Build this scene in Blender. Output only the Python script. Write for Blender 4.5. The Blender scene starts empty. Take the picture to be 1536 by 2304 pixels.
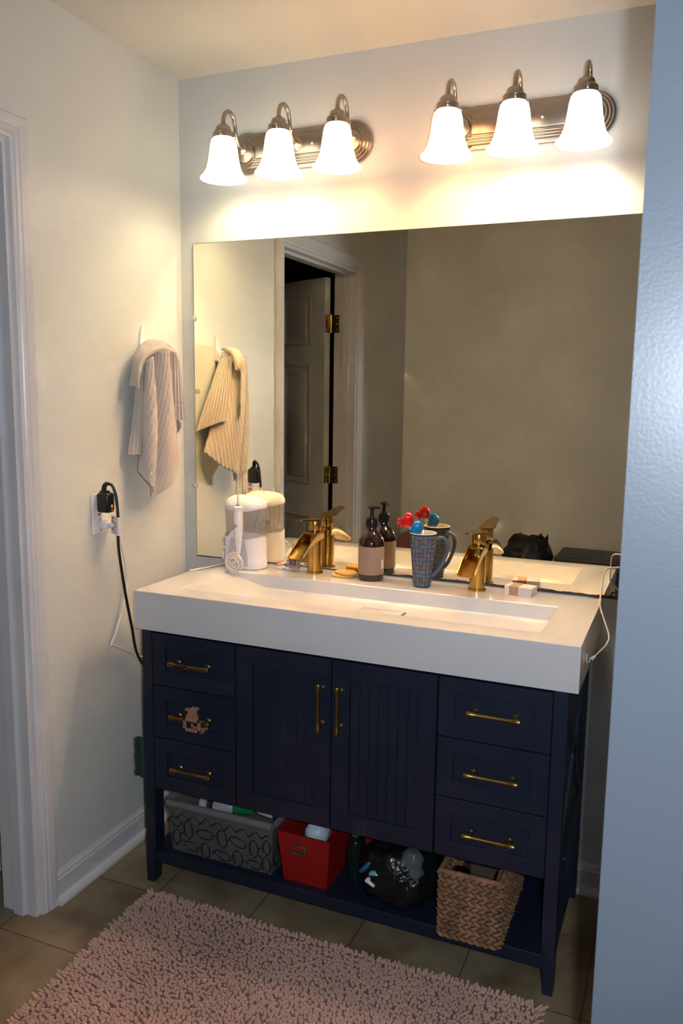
import bpy, bmesh, math, random
from mathutils import Vector, Matrix
random.seed(7)
scene = bpy.context.scene
COL = scene.collection

# ------------------------------------------------------------------ camera
cam_d = bpy.data.cameras.new('camera')
cam = bpy.data.objects.new('camera', cam_d); COL.objects.link(cam)
CAM = Vector((1.5816, -2.3635, 1.4589))
F = Vector((-0.38412734, 0.91180576, -0.14510836))
R = Vector((0.92073851, 0.38996287, 0.01302166))
U = Vector((-0.0684601, 0.12860488, 0.98933008))
cam.matrix_world = Matrix(((R.x, U.x, -F.x, CAM.x), (R.y, U.y, -F.y, CAM.y), (R.z, U.z, -F.z, CAM.z), (0, 0, 0, 1)))
cam_d.sensor_fit = 'VERTICAL'; cam_d.sensor_height = 36; cam_d.lens = 36 * 1842.5 / 2304
cam_d.clip_start = 0.02
cam_d.dof.use_dof = True; cam_d.dof.focus_distance = 2.45; cam_d.dof.aperture_fstop = 6.5
scene.camera = cam

# ------------------------------------------------------------------ world, light, exposure
world = bpy.data.worlds.new('world'); scene.world = world; world.use_nodes = True
world.node_tree.nodes['Background'].inputs[0].default_value = (0.55, 0.7, 1, 1)
world.node_tree.nodes['Background'].inputs[1].default_value = 0.1
scene.view_settings.view_transform = 'Standard'; scene.view_settings.look = 'None'
scene.view_settings.exposure = 0.08; scene.view_settings.gamma = 1
scene.view_settings.use_curve_mapping = False
scene.cycles.use_denoising = True
scene.cycles.max_bounces = 10
scene.cycles.sample_clamp_indirect = 0
scene.cycles.caustics_reflective = True
scene.cycles.blur_glossy = 0.0

def lamp(name, kind, loc, energy, color, size=0.05, rot=None, size_y=None, spread=None):
    d = bpy.data.lights.new(name, kind); d.energy = energy; d.color = color
    if kind in ('POINT', 'SPOT'): d.shadow_soft_size = size
    if kind == 'AREA':
        d.size = size
        if size_y: d.shape = 'RECTANGLE'; d.size_y = size_y
        if spread: d.spread = spread
    o = bpy.data.objects.new(name, d); COL.objects.link(o); o.location = loc
    if rot: o.rotation_euler = rot
    return o
# the camera's own flash, a hand's width right of the lens
FLASH = lamp('camera_flash', 'SPOT', (1.655, -2.37, 1.50), 84.0, (0.78, 0.88, 1.0), 0.022)
FLASH.rotation_euler = cam.matrix_world.to_euler(); FLASH.data.spot_size = math.radians(96); FLASH.data.spot_blend = .55
# daylight from the window of the hall behind the camera
DAY = lamp('hall_daylight', 'AREA', (1.95, -4.3, 1.6), 8.0, (0.66, 0.80, 1.0), 1.2, (math.radians(90), 0, 0), 1.6)
BULB_W = 2.5        # watts of each vanity bulb
COOL, WARM = (1.0, 0.83, 0.56), (1.0, 0.58, 0.26)
BULB_COLORS = [(1, .85, .54), (1, .83, .52), (1, .52, .20), (1, .47, .16), (1, .71, .46), (1, .83, .66)]
BULB_ENERGY = [.78, .95, .8, 1.1, 1.5, 1.5]

# ------------------------------------------------------------------ helpers
def tag(o, label=None, cat=None, group=None, kind=None):
    if label: o['label'] = label
    if cat: o['category'] = cat
    if group: o['group'] = group
    if kind: o['kind'] = kind
    return o

def thing(name, loc, label, cat, group=None):
    o = bpy.data.objects.new(name, None); COL.objects.link(o); o.location = loc
    o.empty_display_size = .02
    o['origin'] = list(loc)
    return tag(o, label, cat, group)

def org(o):
    while o.parent: o = o.parent
    return Vector(o.location)

class MB:
    """collects shapes, links them as one mesh object"""
    def __init__(s): s.bm = bmesh.new(); s.mi = 0
    def _set(s, faces):
        for f in faces: f.material_index = s.mi
    def box(s, lo, hi, bev=0, seg=2, mat=None):
        c = [(a + b) / 2 for a, b in zip(lo, hi)]; d = [max(abs(b - a), 1e-5) for a, b in zip(lo, hi)]
        m = Matrix.Translation(c) @ Matrix.Diagonal((*d, 1))
        if mat: m = mat @ m
        r = bmesh.ops.create_cube(s.bm, size=1, matrix=m)
        fs = set(f for v in r['verts'] for f in v.link_faces)
        s._set(fs)
        if bev:
            es = list(set(e for v in r['verts'] for e in v.link_edges))
            b = bmesh.ops.bevel(s.bm, geom=es, offset=min(bev, min(d) * .49), segments=seg, affect='EDGES', profile=.5)
            s._set(b['faces'])
        return s
    def grid(s, rows, closed_u=False, closed_v=False):
        vs = [[s.bm.verts.new(p) for p in r] for r in rows]
        n, m = len(vs), len(vs[0])
        for i in range(n if closed_v else n - 1):
            for j in range(m if closed_u else m - 1):
                try:
                    f = s.bm.faces.new((vs[i][j], vs[i][(j + 1) % m], vs[(i + 1) % n][(j + 1) % m], vs[(i + 1) % n][j]))
                    f.material_index = s.mi
                except ValueError: pass
        return vs
    def cap(s, ring, flip=False):
        f = s.bm.faces.new(ring[::-1] if flip else ring); f.material_index = s.mi
    def tube(s, pts, rad, seg=10, caps=True, flat=1.0):
        pts = [Vector(p) for p in pts]; n = len(pts)
        rs = rad if isinstance(rad, (list, tuple)) else [rad] * n
        rows = []; prev = None
        for i, p in enumerate(pts):
            t = (pts[min(i + 1, n - 1)] - pts[max(i - 1, 0)]).normalized()
            if prev is None:
                a = Vector((0, 0, 1)) if abs(t.z) < .9 else Vector((1, 0, 0))
                x = t.cross(a).normalized()
            else: x = (prev - t * prev.dot(t)).normalized()
            prev = x; y = t.cross(x)
            rows.append([p + (x * math.cos(k * 2 * math.pi / seg) + y * math.sin(k * 2 * math.pi / seg) * flat) * rs[i] for k in range(seg)])
        vs = s.grid(rows, closed_u=True)
        if caps: s.cap(vs[0], True); s.cap(vs[-1])
        return s
    def lathe(s, prof, c=(0, 0, 0), seg=32, axis=None, sx=1, sy=1, caps=True):
        """prof: (radius, height) list; axis: direction of height"""
        q = Vector((0, 0, 1)).rotation_difference(Vector(axis)) if axis else None
        rows = []
        for r, h in prof:
            row = []
            for k in range(seg):
                a = 2 * math.pi * k / seg
                v = Vector((r * math.cos(a) * sx, r * math.sin(a) * sy, h))
                if q: v = q @ v
                row.append(v + Vector(c))
            rows.append(row)
        vs = s.grid(rows, closed_u=True)
        if caps:
            if prof[0][0] > 1e-4: s.cap(vs[0], True)
            if prof[-1][0] > 1e-4: s.cap(vs[-1])
        return s
    def prism(s, poly, lo, hi, axis='x'):
        def P(a, b, t): return {'x': (t, a, b), 'y': (a, t, b), 'z': (a, b, t)}[axis]
        A = [s.bm.verts.new(P(a, b, lo)) for a, b in poly]; B = [s.bm.verts.new(P(a, b, hi)) for a, b in poly]
        n = len(poly)
        s.cap(A, True); s.cap(B)
        for i in range(n):
            f = s.bm.faces.new((A[i], A[(i + 1) % n], B[(i + 1) % n], B[i])); f.material_index = s.mi
        return s
    def ball(s, c, r, u=14, v=10):
        sc = r if isinstance(r, (tuple, list)) else (r, r, r)
        b = bmesh.ops.create_uvsphere(s.bm, u_segments=u, v_segments=v, radius=1, matrix=Matrix.Translation(c) @ Matrix.Diagonal((*sc, 1)))
        s._set(set(f for w in b['verts'] for f in w.link_faces)); return s
    def build(s, name, mats, parent=None, smooth=True, angle=35, loc=None):
        o0 = org(parent) if parent else Vector(loc or (0, 0, 0))
        bmesh.ops.recalc_face_normals(s.bm, faces=s.bm.faces[:])
        if o0.length: bmesh.ops.translate(s.bm, vec=-o0, verts=s.bm.verts[:])
        me = bpy.data.meshes.new(name); s.bm.to_mesh(me); s.bm.free()
        if not isinstance(mats, (list, tuple)): mats = [mats]
        for m in mats: me.materials.append(m)
        if smooth:
            me.shade_smooth()
            try: me.set_sharp_from_angle(angle=math.radians(angle))
            except Exception: pass
        o = bpy.data.objects.new(name, me); COL.objects.link(o)
        if parent: o.parent = parent
        elif loc: o.location = loc
        return o

def cr(pts, n=8):
    """catmull-rom through the points"""
    P = [Vector(p) for p in pts]; out = []
    Q = [P[0] * 2 - P[1]] + P + [P[-1] * 2 - P[-2]]
    for i in range(1, len(Q) - 2):
        a, b, c, d = Q[i - 1:i + 3]
        for k in range(n):
            t = k / n
            out.append(.5 * ((2 * b) + (c - a) * t + (2 * a - 5 * b + 4 * c - d) * t * t + (3 * b - a - 3 * c + d) * t ** 3))
    out.append(P[-1]); return out

def copy_tree(o, parent=None):
    c = o.copy(); COL.objects.link(c); c.parent = parent
    for ch in list(o.children): copy_tree(ch, c)
    return c

# ------------------------------------------------------------------ materials
def M(name, color, rough=.5, metal=0, bump=None, vary=None, coat=0, trans=0, alpha=1, ior=1.45, sheen=0, emit=None, spec=None, sss=0):
    m = bpy.data.materials.new(name); m.use_nodes = True
    nt = m.node_tree; b = nt.nodes['Principled BSDF']
    b.inputs['Base Color'].default_value = (*color, 1); b.inputs['Roughness'].default_value = rough
    b.inputs['Metallic'].default_value = metal; b.inputs['IOR'].default_value = ior
    b.inputs['Coat Weight'].default_value = coat; b.inputs['Transmission Weight'].default_value = trans
    b.inputs['Alpha'].default_value = alpha
    if spec is not None: b.inputs['Specular IOR Level'].default_value = spec
    if sheen: b.inputs['Sheen Weight'].default_value = sheen
    if emit: b.inputs['Emission Color'].default_value = (*emit[0], 1); b.inputs['Emission Strength'].default_value = emit[1]
    tc = nt.nodes.new('ShaderNodeTexCoord')
    if vary:   # (scale, amount) soft mottling of the base colour
        n = nt.nodes.new('ShaderNodeTexNoise'); n.inputs['Scale'].default_value = vary[0]; n.inputs['Detail'].default_value = 4
        nt.links.new(tc.outputs['Object'], n.inputs['Vector'])
        mx = nt.nodes.new('ShaderNodeMix'); mx.data_type = 'RGBA'
        c2 = vary[2] if len(vary) > 2 else tuple(x * (1 - vary[1]) for x in color)
        mx.inputs['A'].default_value = (*color, 1); mx.inputs['B'].default_value = (*c2, 1)
        rr = nt.nodes.new('ShaderNodeMapRange'); rr.inputs['From Min'].default_value = .35; rr.inputs['From Max'].default_value = .68
        nt.links.new(n.outputs['Fac'], rr.inputs['Value']); nt.links.new(rr.outputs['Result'], mx.inputs['Factor'])
        nt.links.new(mx.outputs['Result'], b.inputs['Base Color'])
    if bump:   # (scale, strength, distance)
        n = nt.nodes.new('ShaderNodeTexNoise'); n.inputs['Scale'].default_value = bump[0]; n.inputs['Detail'].default_value = 3
        nt.links.new(tc.outputs['Object'], n.inputs['Vector'])
        bp = nt.nodes.new('ShaderNodeBump'); bp.inputs['Strength'].default_value = bump[1]; bp.inputs['Distance'].default_value = bump[2] if len(bump) > 2 else .001
        nt.links.new(n.outputs['Fac'], bp.inputs['Height']); nt.links.new(bp.outputs['Normal'], b.inputs['Normal'])
    return m

PAINT = M('wall_paint', (.635, .635, .595), .42, bump=(260, .25, .0008), vary=(1.5, .03))
PAINT_BACK = M('back_wall_paint', (.565, .565, .54), .38, bump=(260, .25, .0008), vary=(1.5, .03))
PAINT_B = M('partition_paint', (.165, .19, .225), .36, bump=(170, .25, .0010), vary=(2, .03))
CEIL = M('ceiling_paint', (.64, .61, .54), .8, bump=(180, .2, .0008))
TRIM = M('trim_paint', (.62, .60, .61), .30, bump=(60, .15, .001), vary=(9, .05))
NAVY = M('navy_lacquer', (.0085, .0135, .030), .42, bump=(90, .12, .0006), vary=(6, .12))
SOLID = M('white_solid_surface', (.63, .605, .60), .16, coat=.4)
GOLD = M('brushed_gold', (.52, .31, .085), .27, 1, vary=(30, .2), bump=(300, .15, .0003))
BRASSP = M('polished_brass', (.75, .52, .16), .18, 1, vary=(25, .3))
HANDLE = M('antique_brass', (.36, .235, .07), .36, 1, vary=(40, .25))
NICKEL = M('brushed_nickel', (.42, .36, .30), .30, 1, vary=(20, .12), bump=(300, .15, .0003))
CHROME = M('chrome', (.8, .8, .8), .12, 1)
WHITEP = M('white_plastic', (.78, .74, .75), .3, vary=(10, .03))
GREYP = M('grey_plastic', (.36, .35, .38), .35)
BLACKP = M('black_plastic', (.008, .008, .009), .28, vary=(20, .2))
BLACKC = M('black_cord', (.012, .010, .010), .5)
WHITEC = M('white_cord', (.70, .66, .62), .45)
REDP = M('red_button', (.45, .02, .02), .3); YELP = M('yellow_button', (.75, .6, .03), .3)
DARK = M('unlit_room_shade', (.045, .045, .05), .8)  # the other room's lack of light, put into its wall colour
CLOTH = M('ribbed_towel', (.60, .52, .46), .95, sheen=.1, bump=(420, .9, .0022), vary=(14, .08))

def floor_material():
    m = bpy.data.materials.new('stone_tile'); m.use_nodes = True; nt = m.node_tree; L = nt.links
    b = nt.nodes['Principled BSDF']; b.inputs['Roughness'].default_value = .42
    tc = nt.nodes.new('ShaderNodeTexCoord'); mp = nt.nodes.new('ShaderNodeMapping')
    mp.inputs['Location'].default_value = (-.24 + 1.2, .535 + 3.0, 0)
    L.new(tc.outputs['Object'], mp.inputs['Vector'])
    br = nt.nodes.new('ShaderNodeTexBrick'); br.offset = 0; br.squash = 1
    br.inputs['Scale'].default_value = 1; br.inputs['Brick Width'].default_value = .30; br.inputs['Row Height'].default_value = .30
    br.inputs['Mortar Size'].default_value = .0022; br.inputs['Mortar Smooth'].default_value = .2
    br.inputs['Color1'].default_value = (.235, .19, .125, 1); br.inputs['Color2'].default_value = (.205, .165, .11, 1)
    br.inputs['Mortar'].default_value = (.095, .075, .055, 1)
    L.new(mp.outputs['Vector'], br.inputs['Vector'])
    n = nt.nodes.new('ShaderNodeTexNoise'); n.inputs['Scale'].default_value = 5; n.inputs['Detail'].default_value = 6; n.inputs['Distortion'].default_value = .8
    L.new(tc.outputs['Object'], n.inputs['Vector'])
    cr_ = nt.nodes.new('ShaderNodeValToRGB'); cr_.color_ramp.elements[0].position = .33; cr_.color_ramp.elements[0].color = (.60, .50, .42, 1)
    cr_.color_ramp.elements[1].position = .66; cr_.color_ramp.elements[1].color = (1.15, 1.1, 1.0, 1)
    L.new(n.outputs['Fac'], cr_.inputs['Fac'])
    mx = nt.nodes.new('ShaderNodeMix'); mx.data_type = 'RGBA'; mx.blend_type = 'MULTIPLY'; mx.inputs['Factor'].default_value = 1
    L.new(br.outputs['Color'], mx.inputs['A']); L.new(cr_.outputs['Color'], mx.inputs['B'])
    L.new(mx.outputs['Result'], b.inputs['Base Color'])
    bp = nt.nodes.new('ShaderNodeBump'); bp.inputs['Strength'].default_value = .4; bp.inputs['Distance'].default_value = .002
    inv = nt.nodes.new('ShaderNodeMath'); inv.operation = 'SUBTRACT'; inv.inputs[0].default_value = 1
    L.new(br.outputs['Fac'], inv.inputs[1]); L.new(inv.outputs[0], bp.inputs['Height']); L.new(bp.outputs['Normal'], b.inputs['Normal'])
    return m
TILE = floor_material()

def mirror_material():
    m = bpy.data.materials.new('silvered_glass'); m.use_nodes = True; b = m.node_tree.nodes['Principled BSDF']
    b.inputs['Base Color'].default_value = (.93, .91, .77, 1); b.inputs['Metallic'].default_value = 1; b.inputs['Roughness'].default_value = .0
    return m
MIRROR = mirror_material()

def glassy(name, color, mix=.5, rough=.1):
    """thin clear plastic: transparent mixed with a glossy/diffuse body"""
    m = bpy.data.materials.new(name); m.use_nodes = True; nt = m.node_tree
    b = nt.nodes['Principled BSDF']; out = nt.nodes['Material Output']
    b.inputs['Base Color'].default_value = (*color, 1); b.inputs['Roughness'].default_value = rough
    t = nt.nodes.new('ShaderNodeBsdfTransparent'); t.inputs[0].default_value = (*[min(1, .6 + c * .5) for c in color], 1)
    mx = nt.nodes.new('ShaderNodeMixShader'); mx.inputs[0].default_value = mix
    nt.links.new(t.outputs[0], mx.inputs[1]); nt.links.new(b.outputs[0], mx.inputs[2]); nt.links.new(mx.outputs[0], out.inputs[0])
    return m

# ------------------------------------------------------------------ the setting
H = 2.44
def struct(name, mb, mat, smooth=False):
    o = mb.build(name, mat, smooth=smooth); o['kind'] = 'structure'; return o
Y_OPP = -2.34                    # wall facing the mirror
DO0, DO1, DH = -.745, -1.575, 2.062   # doorway in the left wall
struct('floor', MB().box((-2.4, -5.2, -.05), (3.4, .12, 0)), TILE)
struct('ceiling', MB().box((-2.4, -5.2, H), (3.4, .12, H + .05)), CEIL)
struct('wall_back', MB().box((-2.4, 0, 0), (3.4, .12, H)), PAINT_BACK)
wl = MB()
wl.box((-.115, DO0, 0), (0, 0, H)); wl.box((-.115, Y_OPP, 0), (0, DO1, H)); wl.box((-.115, DO1, DH), (0, DO0, H))
struct('wall_left', wl, PAINT)
struct('wall_front', MB().box((-.115, Y_OPP - .12, 0), (1.36, Y_OPP, H)), M('wall_paint_brightened', (.82, .80, .73), .45, bump=(260, .25, .0008)))  # same wall paint, colour lightened to make up for weak light here
struct('wall_right', MB().box((1.507, -1.2, 0), (3.4, 0, H)), PAINT_B)
hall = MB(); hall.box((3.3, -5.2, 0), (3.4, -1.2, H)); hall.box((-.1, -5.2, 0), (3.4, -5.1, H)); hall.box((-.115, -5.2, 0), (-.01, Y_OPP - .12, H))
struct('wall_hall', hall, PAINT_B)
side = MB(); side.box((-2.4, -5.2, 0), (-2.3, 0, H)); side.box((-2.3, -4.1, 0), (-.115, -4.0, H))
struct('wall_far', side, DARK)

def casing_profile(w=.057, t=.018):
    # (across the width from the opening outwards, thickness)
    return [(0, 0), (0, t * .55), (.006, t * .62), (.010, t * .62), (.013, t * .8), (.024, t * .8), (.027, t * .92), (.046, t), (.052, t), (w, t * .8), (w, 0)]
def door_trim(x_sign, xw, name):
    """profiled casing on one face of the left wall round the doorway"""
    mb = MB()
    mb.grid([[(xw + x_sign * t, DO0 + w, 0) for w, t in casing_profile()], [(xw + x_sign * t, DO0 + w, DH + w) for w, t in casing_profile()],
             [(xw + x_sign * t, DO1 - w, DH + w) for w, t in casing_profile()], [(xw + x_sign * t, DO1 - w, 0) for w, t in casing_profile()]], closed_u=True)
    struct(name, mb, TRIM)
door_trim(1, .0005, 'trim_1'); door_trim(-1, -.1155, 'trim_2')
jm = MB()
jp = [(-.1165, -.0005), (-.1165, .016), (-.070, .016), (-.069, .027), (-.036, .027), (-.035, .016), (.0015, .016), (.0015, -.0005)]
jm.grid([[(x, DO0 - w, 0) for x, w in jp], [(x, DO0 - w, DH - w) for x, w in jp], [(x, DO1 + w, DH - w) for x, w in jp], [(x, DO1 + w, 0) for x, w in jp]], closed_u=True)
struct('trim_3', jm, TRIM)

def base_poly(sgn=1):
    return [(0, 0), (.012 , 0), (.012 , .068), (.009 , .073), (.009 , .079), (.005 , .085), (.003 , .09), (0, .09)]
struct('baseboard_left', MB().prism([(a + .0005, b_) for a, b_ in base_poly()], DO0 + .058, -.001, 'y'), TRIM)
struct('trim_4', MB().prism([(.0125, 0), (.031, 0), (.030, .009), (.025, .016), (.018, .019), (.0125, .02)], DO0 + .052, -.014, 'y'), TRIM)
struct('baseboard_back', MB().prism([(-a - .0005, b_) for a, b_ in base_poly()], .02, 1.506, 'x'), TRIM)
struct('trim_5', MB().prism([(-.0125, 0), (-.031, 0), (-.030, .009), (-.025, .016), (-.018, .019), (-.0125, .02)], .032, 1.506, 'x'), TRIM)
# other room seen past the doorway: its wall with baseboard
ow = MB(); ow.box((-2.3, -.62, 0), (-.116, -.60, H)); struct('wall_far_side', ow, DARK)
struct('baseboard_far', MB().box((-2.3, -.635, 0), (-.135, -.621, .10), .004), TRIM)

# door leaf opened into the other room, seen only in the mirror
door = MB()
W, T, HZ = .81, .035, 2.03
def panel_z(): return [(.14, .80), (.97, 1.60), (1.70, 1.95)]
cols = [(.115, .355), (.455, .695)]
door.box((0, -T, .01), (W, 0, HZ), .002)
for (z0, z1) in panel_z():
    for (a, c) in cols:
        for side_y, s_ in ((-T, -1), (0, 1)):
            # raised panel inside a sunk moulding, built proud of the leaf
            door.mi = 0
            mlo = .0045
            for (p, q_) in (((a, z0), (c, z0 + .012)), ((a, z1 - .012), (c, z1)), ((a, z0), (a + .012, z1)), ((c - .012, z0), (c, z1))):
                y0, y1 = sorted((side_y, side_y + s_ * mlo)); door.box((p[0], y0, p[1]), (q_[0], y1, q_[1]), .002)
            y0, y1 = sorted((side_y, side_y + s_ * .006)); door.box((a + .04, y0, z0 + .04), (c - .04, y1, z1 - .04), .004)
DOORP = M('door_paint', (.50, .49, .46), .45, bump=(60, .2, .001))
dm = door.build('door_1', DOORP); dm['kind'] = 'structure'
ang = math.radians(180 + 28)
dm.location = (-.141, DO1 + .016, 0); dm.rotation_euler = (0, 0, ang)
for zc in (1.80, 1.03, .25):
    hb = MB()
    hb.tube([(-.005, .001, zc - .045), (-.005, .001, zc + .045)], .006, 10)
    for k in range(-1, 3): hb.lathe([(.0066, 0), (.0066, .002)], (-.005, .001, zc - .023 + .0225 * k), 12)
    hb.box((-.003, -.033, zc - .044), (-.0005, -.001, zc + .044), .001)
    for k in (-.03, 0, .03): hb.ball((-.0035, -.018, zc + k), (.0015, .004, .004), 8, 6)
    h = hb.build('hinge', BRASSP); h.parent = dm
    # jamb leaf of the hinge, fixed to the trim
    jl = MB(); jl.box((-.126, DO1 + .0165, zc - .044), (-.088, DO1 + .0185, zc + .044), .001)
    for k in (-.03, 0, .03): jl.ball((-.102, DO1 + .0187, zc + k), (.004, .0015, .004), 8, 6)
    j = jl.build('hinge_plate', BRASSP); j['kind'] = 'structure'; j.name = 'trim_hinge_plate'

# ------------------------------------------------------------------ mirror
mx0, mx1, mz0, mz1 = .052, 1.449, .896, 1.9293
mir = thing('wall_mirror', (.75, -.004, mz0), 'large frameless wall mirror standing on the sink top behind the two faucets', 'mirror')
MB().box((mx0, -.007, mz0 + .0), (mx1, -.002, mz1)).build('mirror_glass', MIRROR, mir, smooth=False)
GEDGE = M('dark_glass_edge', (.10, .105, .085), .35)
eg = MB()
for a, b_ in (((mx0 - .0012, mz0), (mx0, mz1)), ((mx0, mz1), (mx1, mz1 + .0014)), ((mx1, mz0), (mx1 + .0012, mz1))): eg.box((a[0], -.0075, a[1]), (b_[0], -.002, b_[1]))
eg.build('glass_edge', GEDGE, mir, smooth=False)
# tarnished, chipped strip of lost silvering along the bottom
tb = MB(); rnd = random.Random(3); top = []
x = mx0
while x < mx1:
    g = min(1, max(0, (x - .55) / .25)); top.append((x, mz0 + .0015 + g * (.003 + .0035 * abs(math.sin(x * 37) * math.sin(x * 11 + 1)) + rnd.random() * .002))); x += .008
top.append((mx1, mz0 + .007))
tb.prism([(mx0, mz0 - .0015), (mx1, mz0 - .0015)] + top[::-1], -.0082, -.0071, 'y')
for k in range(60):      # speckled corner at the right end
    a, c = mx1 - rnd.random() ** 1.6 * .05, mz0 + rnd.random() * .10
    if (mx1 - a) < .045 * (1 - (c - mz0) / .14): tb.box((a, -.0079, c), (a + .002 + rnd.random() * .005, -.0071, c + .002 + rnd.random() * .006))
tb.build('tarnished_edge', M('tarnish', (.035, .03, .025), .6, vary=(120, .6)), mir, smooth=False)
CLEAR = glassy('clear_plastic', (.7, .7, .66), .45, .15)
for (cx_, cz_) in ((.046, 1.691), (.056, 1.454), (.042, 1.137)):
    c = MB(); c.lathe([(.008, 0), (.0085, .003), (.006, .006), (.002, .0065)], (cx_ + .006, -.0085, cz_), 16, (0, -1, 0)); c.box((cx_ - .008, -.006, cz_ - .004), (cx_ + .004, -.001, cz_ + .004), .001)
    k = c.build('mirror_clip', CLEAR, mir)
    s_ = MB().ball((cx_ - .003, -.0075, cz_), (.0025, .0015, .0025), 8, 6).build('screw', NICKEL, k)

# ------------------------------------------------------------------ vanity lights
SHADE_H = .122
def shade_mat(name, c, e):
    m = bpy.data.materials.new(name); m.use_nodes = True; nt = m.node_tree; b = nt.nodes['Principled BSDF']; L = nt.links
    b.inputs['Base Color'].default_value = (.8, .78, .74, 1); b.inputs['Roughness'].default_value = .35
    tc = nt.nodes.new('ShaderNodeTexCoord'); n = nt.nodes.new('ShaderNodeTexNoise'); n.inputs['Scale'].default_value = 14; n.inputs['Distortion'].default_value = 2.5
    L.new(tc.outputs['Object'], n.inputs['Vector'])
    mr = nt.nodes.new('ShaderNodeMapRange'); mr.inputs['To Min'].default_value = e * .75; mr.inputs['To Max'].default_value = e * 1.2
    mr.inputs['From Min'].default_value = .3; mr.inputs['From Max'].default_value = .7
    L.new(n.outputs['Fac'], mr.inputs['Value'])
    b.inputs['Emission Color'].default_value = (*c, 1); L.new(mr.outputs['Result'], b.inputs['Emission Strength'])
    return m
def mixc(c, t): return tuple(x + (1 - x) * t for x in c)
SHADES = [shade_mat('alabaster_glass_%d' % i, mixc(c, .25 if i not in (2, 3) else .05), [4.2, 4.6, 6.0, 8.0, 4.4, 4.2][i]) for i, c in enumerate(BULB_COLORS)]
BULBS = [M('lit_bulb_%d' % i, (.9, .9, .9), emit=(c, 14)) for i, c in enumerate(BULB_COLORS)]

def vanity_light(x0, dx, idx, label, yb=-.02):
    """x0: x of first shade, dx: spacing"""
    xc = x0 + dx; zc = 2.188
    t = thing('vanity_light', (xc, 0, zc), label, 'light fixture', None)
    p = MB()
    hw = .172
    p.box((xc - hw, -.012, zc - .058), (xc + hw, -.001, zc + .058), .003)
    p.box((xc - hw - .005, -.020, zc - .048), (xc + hw + .005, -.011, zc + .050), .004, 3)
    p.box((xc - hw + .03, -.028, zc - .022), (xc + hw - .03, -.019, zc + .034), .004, 3)
    for k in range(3): p.tube([(xc - hw + .02, -.021, zc - .028 - .0075 * k), (xc + hw - .02, -.021, zc - .028 - .0075 * k)], .003, 8)
    for s_ in (-1, 1):
        p.lathe([(.062, 0), (.062, .010), (.057, .014), (.053, .013), (.049, .018), (.044, .017), (.040, .022), (.034, .021), (.030, .027), (.018, .031), (0.0001, .032)], (xc + s_ * (hw + .005), -.001, zc), 40, (0, -1, 0))
    bp = p.build('back_plate', NICKEL, t)
    for s_ in (-.6, .6):
        MB().ball((xc + s_ * .5 * dx - (.0 if s_ < 0 else 0), -.031, zc + .004), (.0048, .004, .0048), 10, 8).build('screw', CHROME, bp)
    for i in range(3):
        x = x0 + dx * i; y = -.14; n = idx + i
        # gooseneck arm: out of the plate, up, over and down into the holder
        pts = cr([(x, -.018, zc + .008), (x, -.045, zc + .012), (x, -.066, zc + .035), (x, -.072, zc + .066), (x, -.083, zc + .088), (x, -.105, zc + .096), (x, -.128, zc + .086), (x, -.139, zc + .064), (x, -.14, zc + .035)], 6)
        a = MB().tube(pts, .0058, 12).build('arm', NICKEL, t)
        MB().lathe([(.020, 0), (.020, .003), (.014, .008), (.007, .012)], (x, -.026, zc + .008), 20, (0, -1, 0)).build('arm_rosette', NICKEL, a)
        h = MB().lathe([(.0001, .046), (.008, .045), (.013, .040), (.019, .037), (.022, .030), (.0225, .024), (.027, .022), (.0300, .019), (.0305, .003), (.028, 0), (.024, 0), (.024, .012), (.001, .014)], (x, y, zc + .008), 32, caps=False).build('shade_holder', NICKEL, t)
        for ang_ in (30, 150, 270):
            d = Vector((math.cos(math.radians(ang_ + 15)), math.sin(math.radians(ang_ + 15)), 0))
            MB().lathe([(.0025, 0), (.0025, .006), (.005, .007), (.005, .010), (.002, .011)], Vector((x, y, zc + .018)) + d * .029, 10, d).build('thumb_screw', CHROME, h)
        zt = zc + .014     # top of glass
        outer = [(.0235, 0), (.030, -.002), (.036, -.009), (.0395, -.022), (.042, -.040), (.0445, -.058), (.048, -.076), (.053, -.093), (.061, -.107), (.069, -.115), (.0705, -.119)]
        inner = [(r - .003, z) for r, z in outer[::-1]]
        sh = MB().lathe(outer + [(.069, -.1205)] + inner, (x, y, zt), 40, caps=False)
        rows = sh
        sh = sh.build('lamp_shade', SHADES[n], t)
        b = MB().lathe([(.0001, 0), (.010, -.001), (.011, -.010), (.014, -.018), (.018, -.026), (.019, -.033), (.017, -.040), (.011, -.045), (.0001, -.047)], (x, y, zt - .004), 20, caps=False).build('bulb', BULBS[n], t)
        lp = lamp('bulb_light', 'POINT', (x, y, zt - .070), BULB_W * BULB_ENERGY[n], BULB_COLORS[n], .016)
    return t
vanity_light(.249, .184, 0, 'three-shade brushed nickel wall light at the left, nearer the towel corner')
vanity_light(.935, .1765, 3, 'three-shade brushed nickel wall light at the right, nearer the grey partition')

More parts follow.
